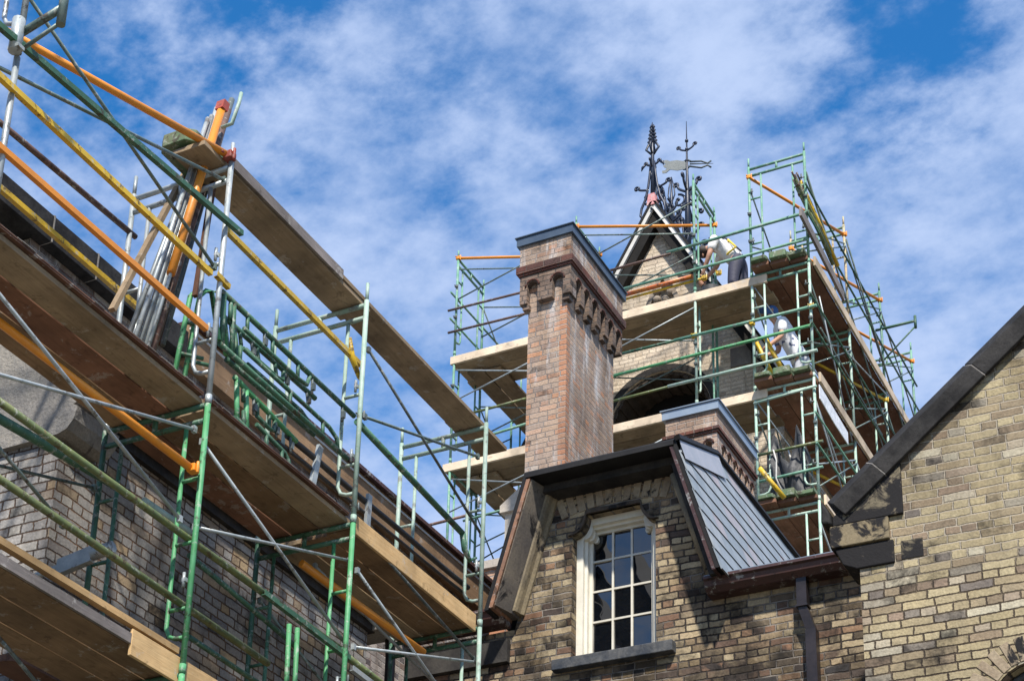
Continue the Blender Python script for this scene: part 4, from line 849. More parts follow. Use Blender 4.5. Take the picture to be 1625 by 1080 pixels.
# guard rails: (pixel a, pixel b, dx, material, radius, angle?)
def rail(a, b, mat, dx=0.0, r=R_TUBE, angle=False, dxb=None, nm='guard_rail'):
    p, q = at(*a, X=XO + dx), at(*b, X=XO + (dx if dxb is None else dxb))
    m_ = MB()
    if angle:
        d = (q - p).normalized(); s_ = d.cross(V((0, 0, 1))).normalized(); u = s_.cross(d)
        m_.obox((p + q) / 2 + u * 0.018, q - p, s_ * 0.007, u * 0.042); m_.obox((p + q) / 2 - s_ * 0.016, q - p, s_ * 0.036, u * 0.007)
    else: m_.tube(p, q, r, 10)
    o = m_.build(nm, mat, ls); return p, q
rail((-60, 66), (337, 436), m_yellow, 0.04, angle=True)
rail((345, 437), (365, 458), m_yellow, 0.03, angle=True)
p, q = rail((360, 366), (574, 581), m_yellow, -0.05, angle=True)
MB().path([q + V((0, -0.2, 0.16)), q + V((0, -0.16, 0.0)), q + V((0, -0.03, -0.12)), q + V((0, 0.04, -0.14))], [0.012, 0.03, 0.02, 0.012], 6).build('rail_hook', m_yellow, ls)
rail((-40, 199), (330, 524), m_orange, 0.035, angle=True)
rail((-60, 247), (226, 494), m_yellow, -0.914, angle=True)
rail((-60, 144), (215, 376), m_rusty, -0.914, 0.023)
rail((-40, 8), (386, 373), m_dgreen, 0.05, angle=True)
# plan diagonals (orange tubes with red clamps)
zA = at(365, 247, X=XO).z
MB().tube((XI, YA0 - 0.25, at(0, 67, X=XI + 0.15).z), (XO - 0.02, YA - 0.06, zA), 0.028, 12).build('plan_brace', m_orange, ls); clamp(ls, (XO, YA - 0.03, zA - 0.01), m_red, 0.05)
q = at(302, 742, X=XO - 0.02)
pz = at(0, 512, X=XO - 0.55)
MB().tube(pz + (pz - q) * 0.3, q, 0.03, 12).build('plan_brace', m_orange, ls); clamp(ls, q + V((0.01, 0.02, 0)), m_orange, 0.045)
a_, b_ = at(478, 893, X=XO - 0.5), at(672, 1035, X=XO - 0.15)
MB().tube(a_, b_, 0.034, 12).build('plan_brace', m_orange, ls)
# mid rails (olive) along the second lift, outside of inner ladders
rail((-80, 580), (550, 1036), m_olive, -0.06, 0.026); rail((-80, 705), (425, 1052), m_olive, -0.06, 0.026)
rail((420, 942), (556, 1046), m_dgreen, -0.02, angle=True)
rail((-60, 630), (184, 770), m_dgreen, -0.6, 0.034); rail((228, 795), (300, 845), m_pgreen, -0.5, 0.034)
rail((300, 880), (475, 1030), m_dgreen, -0.62, 0.021); rail((300, 1010), (420, 1090), m_dgreen, -0.3, 0.021)
rail((550, 1040), (640, 1110), m_olive, -0.06, 0.026); rail((560, 1062), (610, 1100), m_galv, -0.02, angle=True)
for px, y0_, y1_ in ((459, 990, 1076), (472, 996, 1082)):
    MB().path([at(px, y0_, X=XO - 0.4), at(px - 4, y1_, X=XO - 0.4), at(px - 8, y1_ + 60, X=XO - 0.4)], 0.02, 8).build('ladder_side', m_green, ls)
# ledger between B and C with hooked end
p, q = rail((566, 668), (734, 846), m_dgreen, -0.03, 0.028)
MB().path([q, q + V((0, 0.05, -0.14)), q + V((0.02, 0.12, -0.22)), q + V((0.04, 0.2, -0.16))], [0.03, 0.03, 0.022, 0.012], 8).build('rail_hook', m_dgreen, ls)
# toggles on the posts
for y in (YA, YB, YCc):
    for z in (9.0, 7.0, 9.65):
        MB().tube((XO - 0.035, y - 0.035, z - 0.055), (XO - 0.035, y - 0.035, z + 0.055), 0.012, 6).obox((XO - 0.03, y - 0.03, z), (0.03, 0, 0), (0, 0.03, 0), (0, 0, 0.03)).build('toggle_pin', m_galv, ls)
for y, z in ((YA, 6.2), (YA, 5.95), (YB, 8.55), (YB, 9.4), (YB, 7.05)): clamp(ls, (XO - 0.01, y + 0.03, z), m_dsteel, 0.035)

# frames carried on their side as a barrier between posts A and B, and one more lower on the deck
def lying(label, ya, yb, z, x, mat, slope=0.0, tilt=0.05, w=0.46):
    t = thing('scaffold_section', label, 'scaffold frame', (x, ya, z), 'scaffold frames stored on their sides')
    a, b = V((x, ya, z)), V((x, yb, z + slope)); d = (b - a).normalized(); dn = V((tilt, 0, -1)).normalized()
    MB().tube(a, b, 0.022, 10).build('leg', mat, t); MB().tube(a + dn * w, b + dn * w - d * 0.1, 0.022, 10).build('leg', m_dgreen, t)
    m_ = MB()
    Ld = (b - a).length
    m_.path([a + d * 0.12 + dn * 0.03, a + d * 0.12 + dn * (w * .38)], 0.018, 8)
    m_.path([a + d * 0.3 + dn * 0.14, a + d * (Ld * .55) + dn * 0.14, a + d * (Ld * .62) + dn * 0.12, a + d * (Ld * .64) + dn * 0.02], 0.018, 8)
    m_.path([a + d * 0.3 + dn * (w - .14), a + d * (Ld * .8) + dn * (w - .14), a + d * (Ld * .86) + dn * (w - .1), a + d * (Ld * .87) + dn * w], 0.018, 8)
    for u in (0.18, 0.36, 0.55): m_.tube(a + d * Ld * u, a + d * Ld * u + dn * 0.14, 0.016)
    for u in (0.14, 0.5, 0.75): m_.tube(a + d * Ld * u + dn * (w - .14), a + d * Ld * u + dn * w, 0.016)
    m_.build('rungs', m_dgreen, t)
    m_ = MB().tube(a + d * 0.03 , a + d * 0.03 + dn * w, 0.021).tube(a + d * 0.16, a + d * 0.16 + dn * w, 0.021); m_.build('end_bars', mat, t)
    m_ = MB()
    for u in (0.3, 0.66, 0.9): MB().obox(a + d * Ld * u + dn * 0.1 + V((0.012, 0, 0)), (0.03, 0, 0), (0, 0.03, 0), (0, 0, 0.06)).tube(a + d * Ld * u + dn * 0.02, a + d * Ld * u + dn * 0.16, 0.012, 6).build('lock_clip', m_dsteel, t)
    m_ = None; return t
ya_, yb_ = at(352, 462, X=XO - 0.12), at(562, 660, X=XO - 0.12)
lying('green scaffold frame on its side strapped as barrier between grey and pale posts, outer', ya_.y, yb_.y, ya_.z, XO - 0.12, m_dgreen, yb_.z - ya_.z)
ya2 = at(352, 500, X=XO - 0.3); yb2 = at(500, 632, X=XO - 0.3)
lying('dark green scaffold frame on its side, inner one of the barrier pair', ya2.y, yb2.y, ya2.z, XO - 0.3, m_dgreen, yb2.z - ya2.z, 0.2, 0.42)
ya3 = at(372, 598, X=XO - 0.2); yb3 = at(470, 700, X=XO - 0.2)
lying('green scaffold frame lying low on the main deck near the outer edge', ya3.y, yb3.y, ya3.z, XO - 0.2, m_green, yb3.z - ya3.z, 0.1, 0.36)
# frames standing on the deck beside post A
for i, (px, lab) in enumerate(((288, 'bright green stacked frame standing on deck left of the white post foot'), (303, 'second green stacked frame standing on deck behind the white post foot'))):
    b0_ = at(px - 12, 560, X=XO - 0.3 - 0.06 * i); t0_ = at(px + 14, 470, X=XO - 0.3 - 0.06 * i)
    t = thing('scaffold_section', lab, 'scaffold frame', tuple(b0_), 'scaffold frames stood on the deck')
    b0_.z = 8.455
    MB().path([b0_, t0_, t0_ + V((0.03, 0.03, 0.06)), t0_ + V((0.1, 0.12, 0.08)), b0_ + V((0.2, 0.25, 0.0)) + V((0, 0, 0.6))], 0.02, 8).build('leg', m_green, t)
    for u in (.45, .75): MB().tube(b0_ + (t0_ - b0_) * u, b0_ + (t0_ - b0_) * u + V((0.12, 0.14, 0)), 0.016).build('rung', m_dgreen, t)

# decks of the left scaffold
bw = 0.272
xs3 = [(XO - 0.052 - bw * (i + 1) + 0.007, XO - 0.052 - bw * i - 0.007) for i in range(3)]
where = ['outermost', 'middle', 'innermost']
for nm, y0, y1, mm in (('in the nearest bay at the left edge', YA0 - 0.9, YA + 0.06, [m_plank['y'], m_red_ply['y'], m_ply['y']]), ('between the white post and the pale green post', YA + 0.085, YB + 0.1, [m_plank['y'], m_ply['y'], m_red_ply['y']]), ('in the far bay next to the dormer', YB + 0.13, YCc + 0.1, [m_ply['y'], m_ply['y'], m_plank['y']])):
    for i in range(3): planks('planks of the main scaffold deck', [xs3[i]], y0, y1, ZT[1] + 0.022, mm[i], [f'{where[i]} brown plank of main deck {nm}'])
for nm, y0, y1 in (('in the nearest bay at the bottom left corner', YA0 - 0.9, YA + 0.05), ('beyond the bright green post', YA + 0.08, YB + 0.1)):
    for i in range(3): planks('planks of the lower scaffold deck', [xs3[i]], y0, y1, ZT[2] + 0.022, m_ply['y'], [f'{where[i]} dark plank of lower deck {nm}'])
# lip boards on the main deck
lp = MB().box(XO - 0.09, XO - 0.026, YA0 - 0.9, YA - 0.03, ZT[1] + 0.071, ZT[1] + 0.083).box(XO - 0.06, XO - 0.022, YA0 - 0.9, YA - 0.03, ZT[1] + 0.0835, ZT[1] + 0.092)
solo('edge_board', lp, m_brown['y'], 'thin brown edge board with worn lip on main deck, nearest bay', 'board', 'edge boards of the main deck')
lp = MB().box(XO - 0.09, XO - 0.026, YA + 0.03, YB - 0.03, ZT[1] + 0.071, ZT[1] + 0.083).box(XO - 0.06, XO - 0.022, YA + 0.03, YB - 0.03, ZT[1] + 0.0835, ZT[1] + 0.092)
solo('edge_board', lp, m_brown['y'], 'thin brown edge board on main deck between white post and pale green post', 'board', 'edge boards of the main deck')
lp = MB()
for k in range(44):
    y = YA0 - 0.3 + k * 0.1 + random.uniform(-.05, .05)
    if abs(y - YA) < .12 or abs(y - YB) < .1 or random.random() < 0.3: continue
    lp.obox((XO - 0.032 + random.uniform(-.006, .002), y, ZT[1] + 0.095), (0.02 + random.random() * .01, 0, 0), (0, 0.05 + random.random() * 0.1, 0), (0, 0, 0.003 + random.random() * .004))
tag(lp.build('mortar_crumbs', m_mortar), 'pale mortar droppings along the outer edge of main deck', 'debris', kind='stuff')
solo('toe_board', MB().box(XO - 0.05, XO - 0.024, YB + 0.05, YCc - 0.03, ZT[1] - 0.04, ZT[1] + 0.125), m_new['y'], 'fresh yellow lumber toe board on edge of main deck beside the dormer', 'toe board', None, 0.004)
t0_, t1_ = at(0, 862, X=XO), at(275, 1005, X=XO)
tb = thing('toe_board', 'grey toe board with brown top edge along the lower deck at left', 'toe board', (XO, YA0, ZT[2]))
MB().box(XO - 0.052, XO - 0.03, YA0 - 0.9, YA - 0.52, ZT[2] + 0.03, ZT[2] + 0.1).build('board', m_greyb['y'], tb); MB().box(XO - 0.078, XO - 0.026, YA0 - 0.9, YA - 0.02, ZT[2] + 0.155, ZT[2] + 0.2).build('top_rail', m_new['y'], tb)
ty = at(216, 1000, X=XO).y
solo('toe_board', MB().box(XO - 0.05, XO - 0.026, ty, YB + 0.1, ZT[2] - 0.05, ZT[2] + 0.135), m_new['y'], 'fresh plywood toe board low on the lower deck behind the bright green post', 'toe board', None, 0.003)
# upper walkway: two overlapping planks
zu = ZT[0] + 0.023
xa, xb = XO - 0.345, XO - 0.05
solo('plank', MB().prism([(xa, YA - 0.28, zu), (xb, YA - 0.28, zu), (xb, YB + 0.14, zu + 0.004), (xa, YB + 0.14, zu + 0.004)], (0, 0, 0.042)), m_plank['y'], 'weathered walkway plank at top level starting by the bundle of poles', 'plank', 'top walkway planks', 0.004)
ue = at(803, 713, X=XO - 0.05)
solo('plank', MB().prism([(xa + 0.01, YB - 0.32, zu + 0.052), (xb + 0.01, YB - 0.32, zu + 0.052), (xb + 0.01, ue.y, zu + 0.0), (xa + 0.01, ue.y, zu + 0.0)], (0, 0, 0.042)), m_plank['y'], 'weathered walkway plank at top level sloping down towards the tall chimney', 'plank', 'top walkway planks', 0.004)
solo('plank', MB().prism([(XO - 0.05, YA - 0.25, zu + 0.002), (XO + 0.03, YA - 0.25, zu + 0.002), (XO + 0.03, YB - 0.1, zu + 0.03), (XO - 0.02, YB - 0.1, zu + 0.03)], (0, 0, 0.09)) if False else MB().box(xb + 0.004, xb + 0.03, YA + 0.06, YB - 0.35, zu + 0.02, zu + 0.11), m_greyb['y'], 'narrow silvered batten along the outer edge of first top walkway plank', 'batten')
gb = at(310, 250, Y=YA - 0.05)
solo('plank', MB().prism([(gb.x - 0.16, YA - 0.26, gb.z - 0.06), (gb.x - 0.1, YA - 0.32, gb.z - 0.06), (gb.x + 0.1, YA - 0.32, gb.z - 0.06), (gb.x + 0.16, YA - 0.26, gb.z - 0.06), (gb.x + 0.16, YA + 0.3, gb.z - 0.06), (gb.x - 0.16, YA + 0.3, gb.z - 0.06)], (0, 0, 0.11)), m_greenend, 'short thick green stained plank end with clipped corners on the frame top', 'plank', None, 0.006)

# bundle of loose tubes leaning against the frame by the grey post
def leaner(nm, label, a, b, xa_, xb_, mat, r, grp='loose poles leaning at the grey post', n=10, head=None):
    p = at(*a, X=xa_); q = at(*b, X=xb_)
    q = at(*b, Y=p.y - 0.0) if xb_ is None else q
    d = (p - q).normalized(); k = (8.455 - p.z) / d.z if d.z < 0 else 0
    if 0 < k < 2.0: p = p + d * k
    t = thing(nm, label, 'pole', tuple(p), grp); MB().tube(p, q, r, n).build('tube', mat, t)
    if head: head(t, p, q, (q - p).normalized())
    return t
def headred(t, p, q, d):
    MB().obox(q + d * 0.02, (0.075, 0, 0), (0, 0.07, 0), d * 0.09).build('head', m_red, t)
    MB().path([q - d * 0.25 + V((0.06, 0, 0)), q - d * 0.22 + V((0.15, 0, -0.02)), q - d * 0.05 + V((0.17, 0, 0.03)), q + d * 0.03 + V((0.17, 0, 0.06))], 0.016, 6).build('fork', m_pgreen, t)
X1 = XO - 0.32
def oranged(t, p, q, d):
    headred(t, p, q, d); MB().tube(p.lerp(q, 0.34), q, 0.0325, 10).build('sleeve', m_orange, t)
leaner('pole', 'thick orange pole with red square head leaning in the bundle', (269, 440), (352, 172), X1 + 0.1, X1 + 0.1, m_galv, 0.013, head=oranged)
for i, (a, b, mt, r, dx, lab) in enumerate((
    ((214, 536), (330, 188), m_galv, 0.018, 0.03, 'thin grey pole at the left side of the leaning bundle'),
    ((223, 540), (336, 184), m_galv, 0.019, 0.02, 'grey pole second from left in the leaning bundle'),
    ((232, 543), (344, 172), m_galv, 0.02, 0.02, 'bright grey pole directly left of the orange pole'),
    ((246, 545), (368, 158), m_dsteel, 0.024, -0.16, 'dark steel pole directly behind the orange pole top'),
    ((244, 545), (362, 175), m_rusty, 0.028, -0.02, 'brown rusty pole at the right side of the leaning bundle'),
    ((238, 545), (340, 196), m_pgreen, 0.015, -0.03, 'faded green pole with split top in the leaning bundle'))):
    leaner('pole', lab, a, b, X1 + dx, X1 + dx, mt, r)
p, q = at(178, 492, X=XO - 0.5), at(303, 258, X=XO - 0.5)
solo('batten', MB().beam(p, q, 0.05, 0.035, (0, 1, 0)), m_plank['z'], 'grey brown wooden batten leaning left of the pole bundle', 'batten')
p, q = at(310, 470, X=XO - 0.25), at(345, 250, X=XO - 0.25)
solo('batten', MB().beam(p, q, 0.04, 0.035, (0, 1, 0)), m_brown['z'], 'dark brown batten leaning right of the pole bundle', 'batten')
for (a, b, dx, mt, lab) in (((252, 545), (322, 300), -0.2, m_brown['z'], 'brown board edge standing behind the pole bundle'), ((205, 530), (318, 232), -0.12, m_galv, 'grey tube with bright end leaning furthest left in the bundle'), ((258, 548), (356, 200), -0.06, m_dsteel, 'dark tube leaning at the right edge of the bundle')):
    p, q = at(*a, X=X1 + dx), at(*b, X=X1 + dx)
    if 'board' in lab: solo('board', MB().beam(p, q, 0.09, 0.03, (0, 1, 0)), mt, lab, 'board')
    else: solo('pole', MB().tube(p, q, 0.019, 10), mt, lab, 'pole', 'loose poles leaning at the grey post')
# things lying on the main deck
for (a, b, r, mat, nm, lab) in (((455, 690), (742, 932), 0.026, m_hose, 'hose', 'thick black hose lying along the main deck'), ((440, 700), (735, 940), 0.015, m_hose, 'hose', 'thin black hose beside the thick one on the main deck')):
    p, q = at(*a, X=XO - 0.22), at(*b, X=XO - 0.22); z = p.z; pts = [p.lerp(q, t / 8) + V((0.004 * math.sin(t * 1.7), 0, 0)) for t in range(9)]
    solo(nm, MB().path(pts, r, 8), mat, lab, 'hose')
for i, (a, b, lab) in enumerate((((495, 735), (508, 708), 'short grey strut standing on deck near the lying frame'), ((583, 815), (586, 785), 'short grey strut standing on deck by the pale green post'))):
    p, q = at(*a, X=XO - 0.2), at(*b, X=XO - 0.2); p.z = min(p.z, 8.5)
    solo('strut', MB().beam(p, q, 0.06, 0.03, (1, 0, 0)), m_galv, lab, 'strut')
pg = at(610, 965, X=XW + 0.3)
# round plank end leaning at wall bottom left
pe = at(45, 868, X=XI - 0.2)
rp = [(XI - 0.33 + 0.14 * (1 - math.cos(math.radians(a))), pe.y - 0.14 * math.sin(math.radians(a)), ZT[2] + 0.07) for a in range(0, 181, 20)]
solo('plank', MB().prism(rp + [(XI - 0.05, pe.y + 2.6, ZT[2] + 0.07), (XI - 0.33, pe.y + 2.6, ZT[2] + 0.07)], (0, 0, 0.045)), m_brown['y'], 'dark plank with worn rounded end by the wall corner at left', 'plank')
# bucket-like clamp block by wall
cb = at(120, 890, X=XI + 0.05)
solo('steel_plate_clamp', MB().obox(cb, (0.3, 0, 0.05), (0, 0.05, 0), (0, 0, 0.12)).tube(cb + V((-0.15, 0, -0.02)), cb + V((-0.6, 0, -0.08)), 0.025).tube(cb + V((0.15, 0, 0.02)), cb + V((0.32, 0, 0.05)), 0.045), m_galv, 'galvanised plate clamp fixed at the inner green post near wall corner', 'clamp')

# ================================================================== tower scaffold
ts = thing('scaffold', 'tall pale green scaffold with orange tubes wrapped round the brick tower', 'scaffold', (-9, YFt, 0))
P1 = at(1188, 270, Y=YFt); P2 = at(1276, 247, Y=YFt); XP1, XP2 = P1.x, P2.x
ZTT = [19.92, 17.98, 15.98, 13.98, 12.0, 10.02]
XL1, XL2, XMm = at(727, 420, Y=YFt).x, at(914, 400, Y=YFt).x, at(1102, 400, Y=YFt).x
YR_ = [YFt, 24.33, 26.35, 28.35]
tm = (m_tgreen, m_tgreen, m_tgreen)
for x in (XL1, XL2, XMm):
    for k, zt in enumerate(ZTT[:5]):
        top = zt if k else 19.85
        if x == XMm and k == 0: top = 20.0
        mm = (m_tgreen2 if (x == XMm and k > 0) else m_tgreen, m_tgreen, m_tgreen)
        frame(ts, (x, YFt), (x, YFt + DEP), top, mm, h=1.98 if k else top - ZTT[1], rungs=(0.5, 1.0, 1.45), spigot=0.12, legext=0.0 if k < 4 else 2.2)
for i, y in enumerate(YR_):
    for k, zt in enumerate(ZTT[:5]):
        top = zt + (0.02 if k == 0 else 0)
        la = m_tgreen if k == 0 else m_tgreen2
        lb_ = m_tan if (i == 1 and k == 0) else la
        frame(ts, (XP1, y), (XP2, y), top, (m_tan if (i == 1 and k == 0) else la, lb_, m_tgreen if k < 2 else m_tgreen2), h=1.98, rungs=(0.6, 1.42), inset=0.19, spigot=0.16 if k == 0 else 0.05, legext=0.0 if k < 4 else 2.2)
# left return: frames further back
for y in (24.4, 26.4):
    for k, zt in enumerate(ZTT[:4]): frame(ts, (XL1, y), (XL1 + DEP, y), zt if k else 19.3, (m_tgreen, m_tgreen, m_tgreen), h=1.98 if k else 1.3, rungs=(0.5, 1.0), legext=0 if k < 3 else 2)
# braces of the front run
def xbrace(p, q, dz, zc_, mat, r=0.0125):
    p, q = V(p), V(q); rod(ts, V((p.x, p.y, zc_ + dz)), V((q.x, q.y, zc_ - dz)), mat, r, ends=False); rod(ts, V((p.x, p.y - 0.012, zc_ - dz)), V((q.x, q.y - 0.012, zc_ + dz)), mat, r, ends=False)
for k, zt in enumerate(ZTT[:4]):
    for xa_, xb_ in ((XL1, XL2), (XL2, XMm)):
        xbrace((xa_, YFt + 0.03, 0), (xb_, YFt + 0.03, 0), 0.3, zt - 0.55, m_gdark if k == 0 else m_galv)
        xbrace((xa_, YFt + DEP, 0), (xb_, YFt + DEP, 0), 0.3, zt - 0.75, m_gdark)
    for i in range(3):
        xbrace((XP2, YR_[i], 0), (XP2, YR_[i + 1], 0), 0.55, zt - 0.85, m_gdark if k < 2 else m_galv)
        xbrace((XP1, YR_[i], 0), (XP1, YR_[i + 1], 0), 0.55, zt - 0.85, m_gdark)
    xbrace((XL1, YFt + DEP, 0), (XL1, 24.4, 0), 0.45, zt - 0.9, m_gdark)
for k in (0, 1, 2):
    for dz in (0.5, 1.0):
        MB().tube((XP2 + 0.03, YFt - 0.1, ZTT[k] - dz - 0.1), (XP2 + 0.03, YR_[3] + 0.15, ZTT[k] - dz - 0.1 + random.uniform(-.03, .03)), 0.017, 8).build('guard_rail', m_dgreen if k < 2 else m_tgreen, ts)
        if k < 2: MB().tube((XL1 - 0.03, YFt - 0.15, ZTT[k] - dz - 0.3), (XL1 - 0.03, 26.5, ZTT[k] - dz - 0.3), 0.018, 8).build('guard_rail', m_rusty if k else m_tgreen, ts)
    for i in range(3):
        y0_, y1_ = YR_[i], YR_[i + 1]
        if k: rod(ts, (XP1 + 0.04, y0_, ZTT[k] - 0.2), (XP2 - 0.04, y1_, ZTT[k] - 1.6), m_galv, 0.011, ends=False)
        rod(ts, (XP2 + 0.015, y0_, ZTT[k] - 1.75), (XP2 + 0.015, y1_, ZTT[k] - 0.35), m_gdark, 0.012, ends=False)
for x_, zs_ in ((XL1, (19.3, 18.7, 17.4)), (XMm, (19.0, 18.5, 17.05, 16.7)), (XP1, (19.1, 18.6, 17.3, 16.9, 15.2)), (XP2, (19.15, 18.7, 17.4, 17.0, 15.25))):
    for z_ in zs_: clamp(ts, (x_, YFt - 0.03, z_), m_dsteel, 0.03)
for (a, b, X_, m_) in (((1300, 470), (1352, 700), XP2, m_galv), ((1302, 520), (1400, 690), XP2, m_gdark), ((1345, 560), (1420, 640), XP2, m_galv), ((1296, 640), (1352, 830), XP2, m_galv), ((1250, 560), (1330, 760), XP1, m_gdark), ((1222, 640), (1262, 800), XP1, m_gdark)):
    rod(ts, at(*a, X=X_ + 0.02), at(*b, X=X_ + 0.02), m_, 0.012, ends=False)
# top long braces on the outer side
rod(ts, (XP2 + .02, YR_[0], 19.6), (XP2 + .02, YR_[2], 17.2), m_gdark, 0.015, ends=False); rod(ts, (XP2 + .03, YR_[1], 19.7), (XP2 + .03, YR_[3], 17.2), m_gdark, 0.015, ends=False)
# horizontal front tubes
def F(x, y, dy=-0.03): return at(x, y, Y=YFt + dy)
for a, b, m_, r, dy in (((711, 493), (967, 429), m_rusty, .02, -.045), ((965, 430), (1065, 402), m_rusty, .022, -.045), ((1058, 401), (1283, 336), m_tgreen, .024, -.05),
                        ((711, 528), (990, 459), m_rusty, .02, -.045), ((987, 459), (1282, 379), m_tgreen, .022, -.045),
                        ((975, 564), (1100, 533), m_dgreen, .024, -.045), ((1070, 540), (1296, 484), m_tgreen, .024, -.05),
                        ((970, 597), (1290, 515), m_green, .024, -.045), ((970, 637), (1066, 612), m_olive, .02, -.045), ((1060, 613), (1297, 555), m_tgreen2, .025, -.05),
                        ((1203, 722), (1306, 699), m_olive, .022, -.045), ((1205, 764), (1306, 740), m_tgreen, .022, -.045), ((1196, 640), (1296, 612), m_tgreen2, .018, -.05),
                        ((730, 660), (835, 632), m_olive, .022, 0.2), ((745, 700), (835, 672), m_tgreen, .022, 0.3), ((640, 843), (742, 817), m_rusty, .022, -2.0), ((735, 826), (800, 808), m_tgreen, .02, -1.0)):
    MB().tube(F(*a, dy), F(*b, dy), r, 8).build('guard_rail', m_, ts)
MB().tube(F(990, 468, .1), F(1100, 438, .1), 0.035, 10).build('orange_tube', m_redor, ts); MB().tube(F(991, 475, .13), F(1118, 441, .13), 0.02, 8).build('yellow_tube', m_yellow, ts)
for q in ((1101, 533), (1286, 486), (1193, 513), (1140, 433), (1117, 441)): clamp(ts, F(*q, -0.03), m_yellow, 0.045)
# plan diagonals at the top of the lift (orange)
for a, b in (((XL1, YFt, at(727, 410, Y=YFt).z), (XL2, YFt + DEP)), ((XL2, YFt, at(914, 360, Y=YFt).z), (XMm, YFt + DEP)), ((XP1, YR_[0], 19.8), (XP2, YR_[1])), ((XP1, YR_[1], 19.8), (XP2, YR_[2])), ((XP1, YR_[2], 19.75), (XP2, YR_[3])), ((XP1, YR_[1], 17.85), (XP2, YR_[2])), ((XP1, YR_[1], 15.8), (XP2, YR_[2]))):
    mt = m_orange if a[2] > 18 else m_yellow
    MB().tube(a, (b[0], b[1], a[2]), 0.024, 10).build('plan_brace', mt, ts); clamp(ts, (a[0], a[1], a[2]), mt, 0.045); clamp(ts, (b[0], b[1], a[2]), mt, 0.045)
# outrigger bracket
yb_ = YR_[2]; bz = at(1397, 519, X=XP2).z; be = at(1452, 504, Y=yb_)
MB().tube((XP2 - .1, yb_, bz), (be.x, yb_, bz), 0.024).tube((XP2, yb_, bz - 0.62), (be.x, yb_, bz - 0.1), 0.015).tube((be.x, yb_, bz - 0.14), (be.x, yb_, bz + 0.1), 0.024).build('side_bracket', m_dgreen, ts)
for y in YR_[:3]:
    for z in (19.5, 18.6, 17.6, 16.6, 15.6, 14.6):
        MB().tube((XP1 + 0.05, y - .03, z - .05), (XP1 + 0.05, y - .03, z + .05), .013, 6).tube((XP1, y - .02, z), (XP1 + .07, y - .03, z), .01, 6).build('toggle_pin', m_dsteel, ts); MB().tube((XP2 - 0.05, y - .03, z - .02), (XP2 - 0.05, y - .03, z + .06), .013, 6).tube((XP2, y - .02, z), (XP2 - .07, y - .03, z), .01, 6).build('toggle_pin', m_dsteel, ts)
# front decks (planks run along the gable)
zd1, zd2 = at(985, 498, Y=YFt - .05).z - 0.08, at(985, 672, Y=YFt - .05).z - 0.1
xend = at(1212, 432, Y=YFt).x
for nm, zd, x0, x1, mt in (('upper front deck', zd1, XL1 - 0.06, xend, m_plank['x']), ('lower front deck', zd2, XL1 - 0.12, xend - 0.05, m_plank['x'])):
    for i in range(3):
        planks(f'planks of the tower {nm}', [(YFt + 0.03 + i * 0.29, YFt + 0.03 + i * 0.29 + 0.274)], x0, x1, zd, mt, [f'{["nearest", "middle", "rearmost"][i]} long plank of the {nm} across the tower gable'], axis='x')
    solo('toe_board', MB().box(x0, x1 + 0.05, YFt - 0.03, YFt + 0.014, zd - 0.01, zd + 0.13), m_pale['x'], f'pale lumber edge board of the {nm} across the tower', 'toe board', 'toe boards of the tower', 0.004)
# right return decks (planks run back along the side), green painted ends
for nm, zd in (('upper side deck', ZTT[1] + 0.03), ('lower side deck', ZTT[2] + 0.03), ('bottom side deck', ZTT[3] + 0.03)):
    for i in range(3):
        planks(f'planks of the tower {nm}', [(XP1 + 0.05 + i * 0.28, XP1 + 0.05 + i * 0.28 + 0.27)], YFt - 0.2 + 0.06 * i, YR_[3] + 0.3, zd, m_red_ply['y'], [f'{["inner", "middle", "outer"][i]} reddish plank of the tower {nm}'], th=0.06)
        o = MB(); xx = XP1 + 0.05 + i * 0.28; zz_ = zd + 0.066
        o.prism([(xx + 0.03, YFt - 0.26 + 0.05 * i, zz_), (xx + 0.24, YFt - 0.26 + 0.05 * i, zz_), (xx + 0.262, YFt - 0.2, zz_), (xx + 0.262, YFt + 0.9, zz_), (xx + 0.006, YFt + 0.9, zz_), (xx + 0.006, YFt - 0.2, zz_)], (0, 0, 0.06 + 0.05 * (i % 2)))
        solo('plank', o, m_greenend, f'{["left", "middle", "right"][i]} green ended short plank on the corner of the tower {nm}', 'plank', f'green ended planks on the {nm}', 0.008)
    solo('toe_board', MB().box(XP2 + 0.024, XP2 + 0.06, YFt + 0.15, YR_[3] + 0.35, zd - 0.0, zd + 0.16), m_pale['y'], f'pale edge board along the outer side of tower {nm}', 'toe board', 'toe boards of the tower', 0.004)
# left return planks
for nm, zd in (('upper left return', zd1 - 0.06), ('lower left return', zd2 - 0.06)):
    for i in range(2): planks(f'planks of the tower {nm}', [(XL1 + 0.1 + i * 0.3, XL1 + 0.1 + i * 0.3 + 0.28)], YFt + 0.3, 26.6, zd, m_plank['y'], [f'{["outer", "inner"][i]} plank of the {nm} running back from the corner'])
for i, (px, py, dy, zz0, lab) in enumerate(((1128, 0, 0.35, zd1 + 0.05, 'dark bucket on the upper front deck beside the bending worker'), (1185, 0, 0.5, zd1 + 0.05, 'white bucket on the upper front deck behind the bending worker'))):
    b0 = at(px, 432, Y=YFt + dy); bk = thing('bucket', lab, 'bucket', (b0.x, YFt + dy, zz0))
    MB().path([(b0.x, YFt + dy, zz0 + 0.001), (b0.x, YFt + dy, zz0 + 0.34)], [0.12, 0.15], 14).build('pail', m_hose if i == 0 else m_tarp, bk)
    MB().path([(b0.x - 0.15, YFt + dy, zz0 + 0.33), (b0.x - 0.1, YFt + dy - 0.05, zz0 + 0.44), (b0.x + 0.1, YFt + dy - 0.05, zz0 + 0.44), (b0.x + 0.15, YFt + dy, zz0 + 0.33)], 0.006, 6).build('handle', m_dsteel, bk)
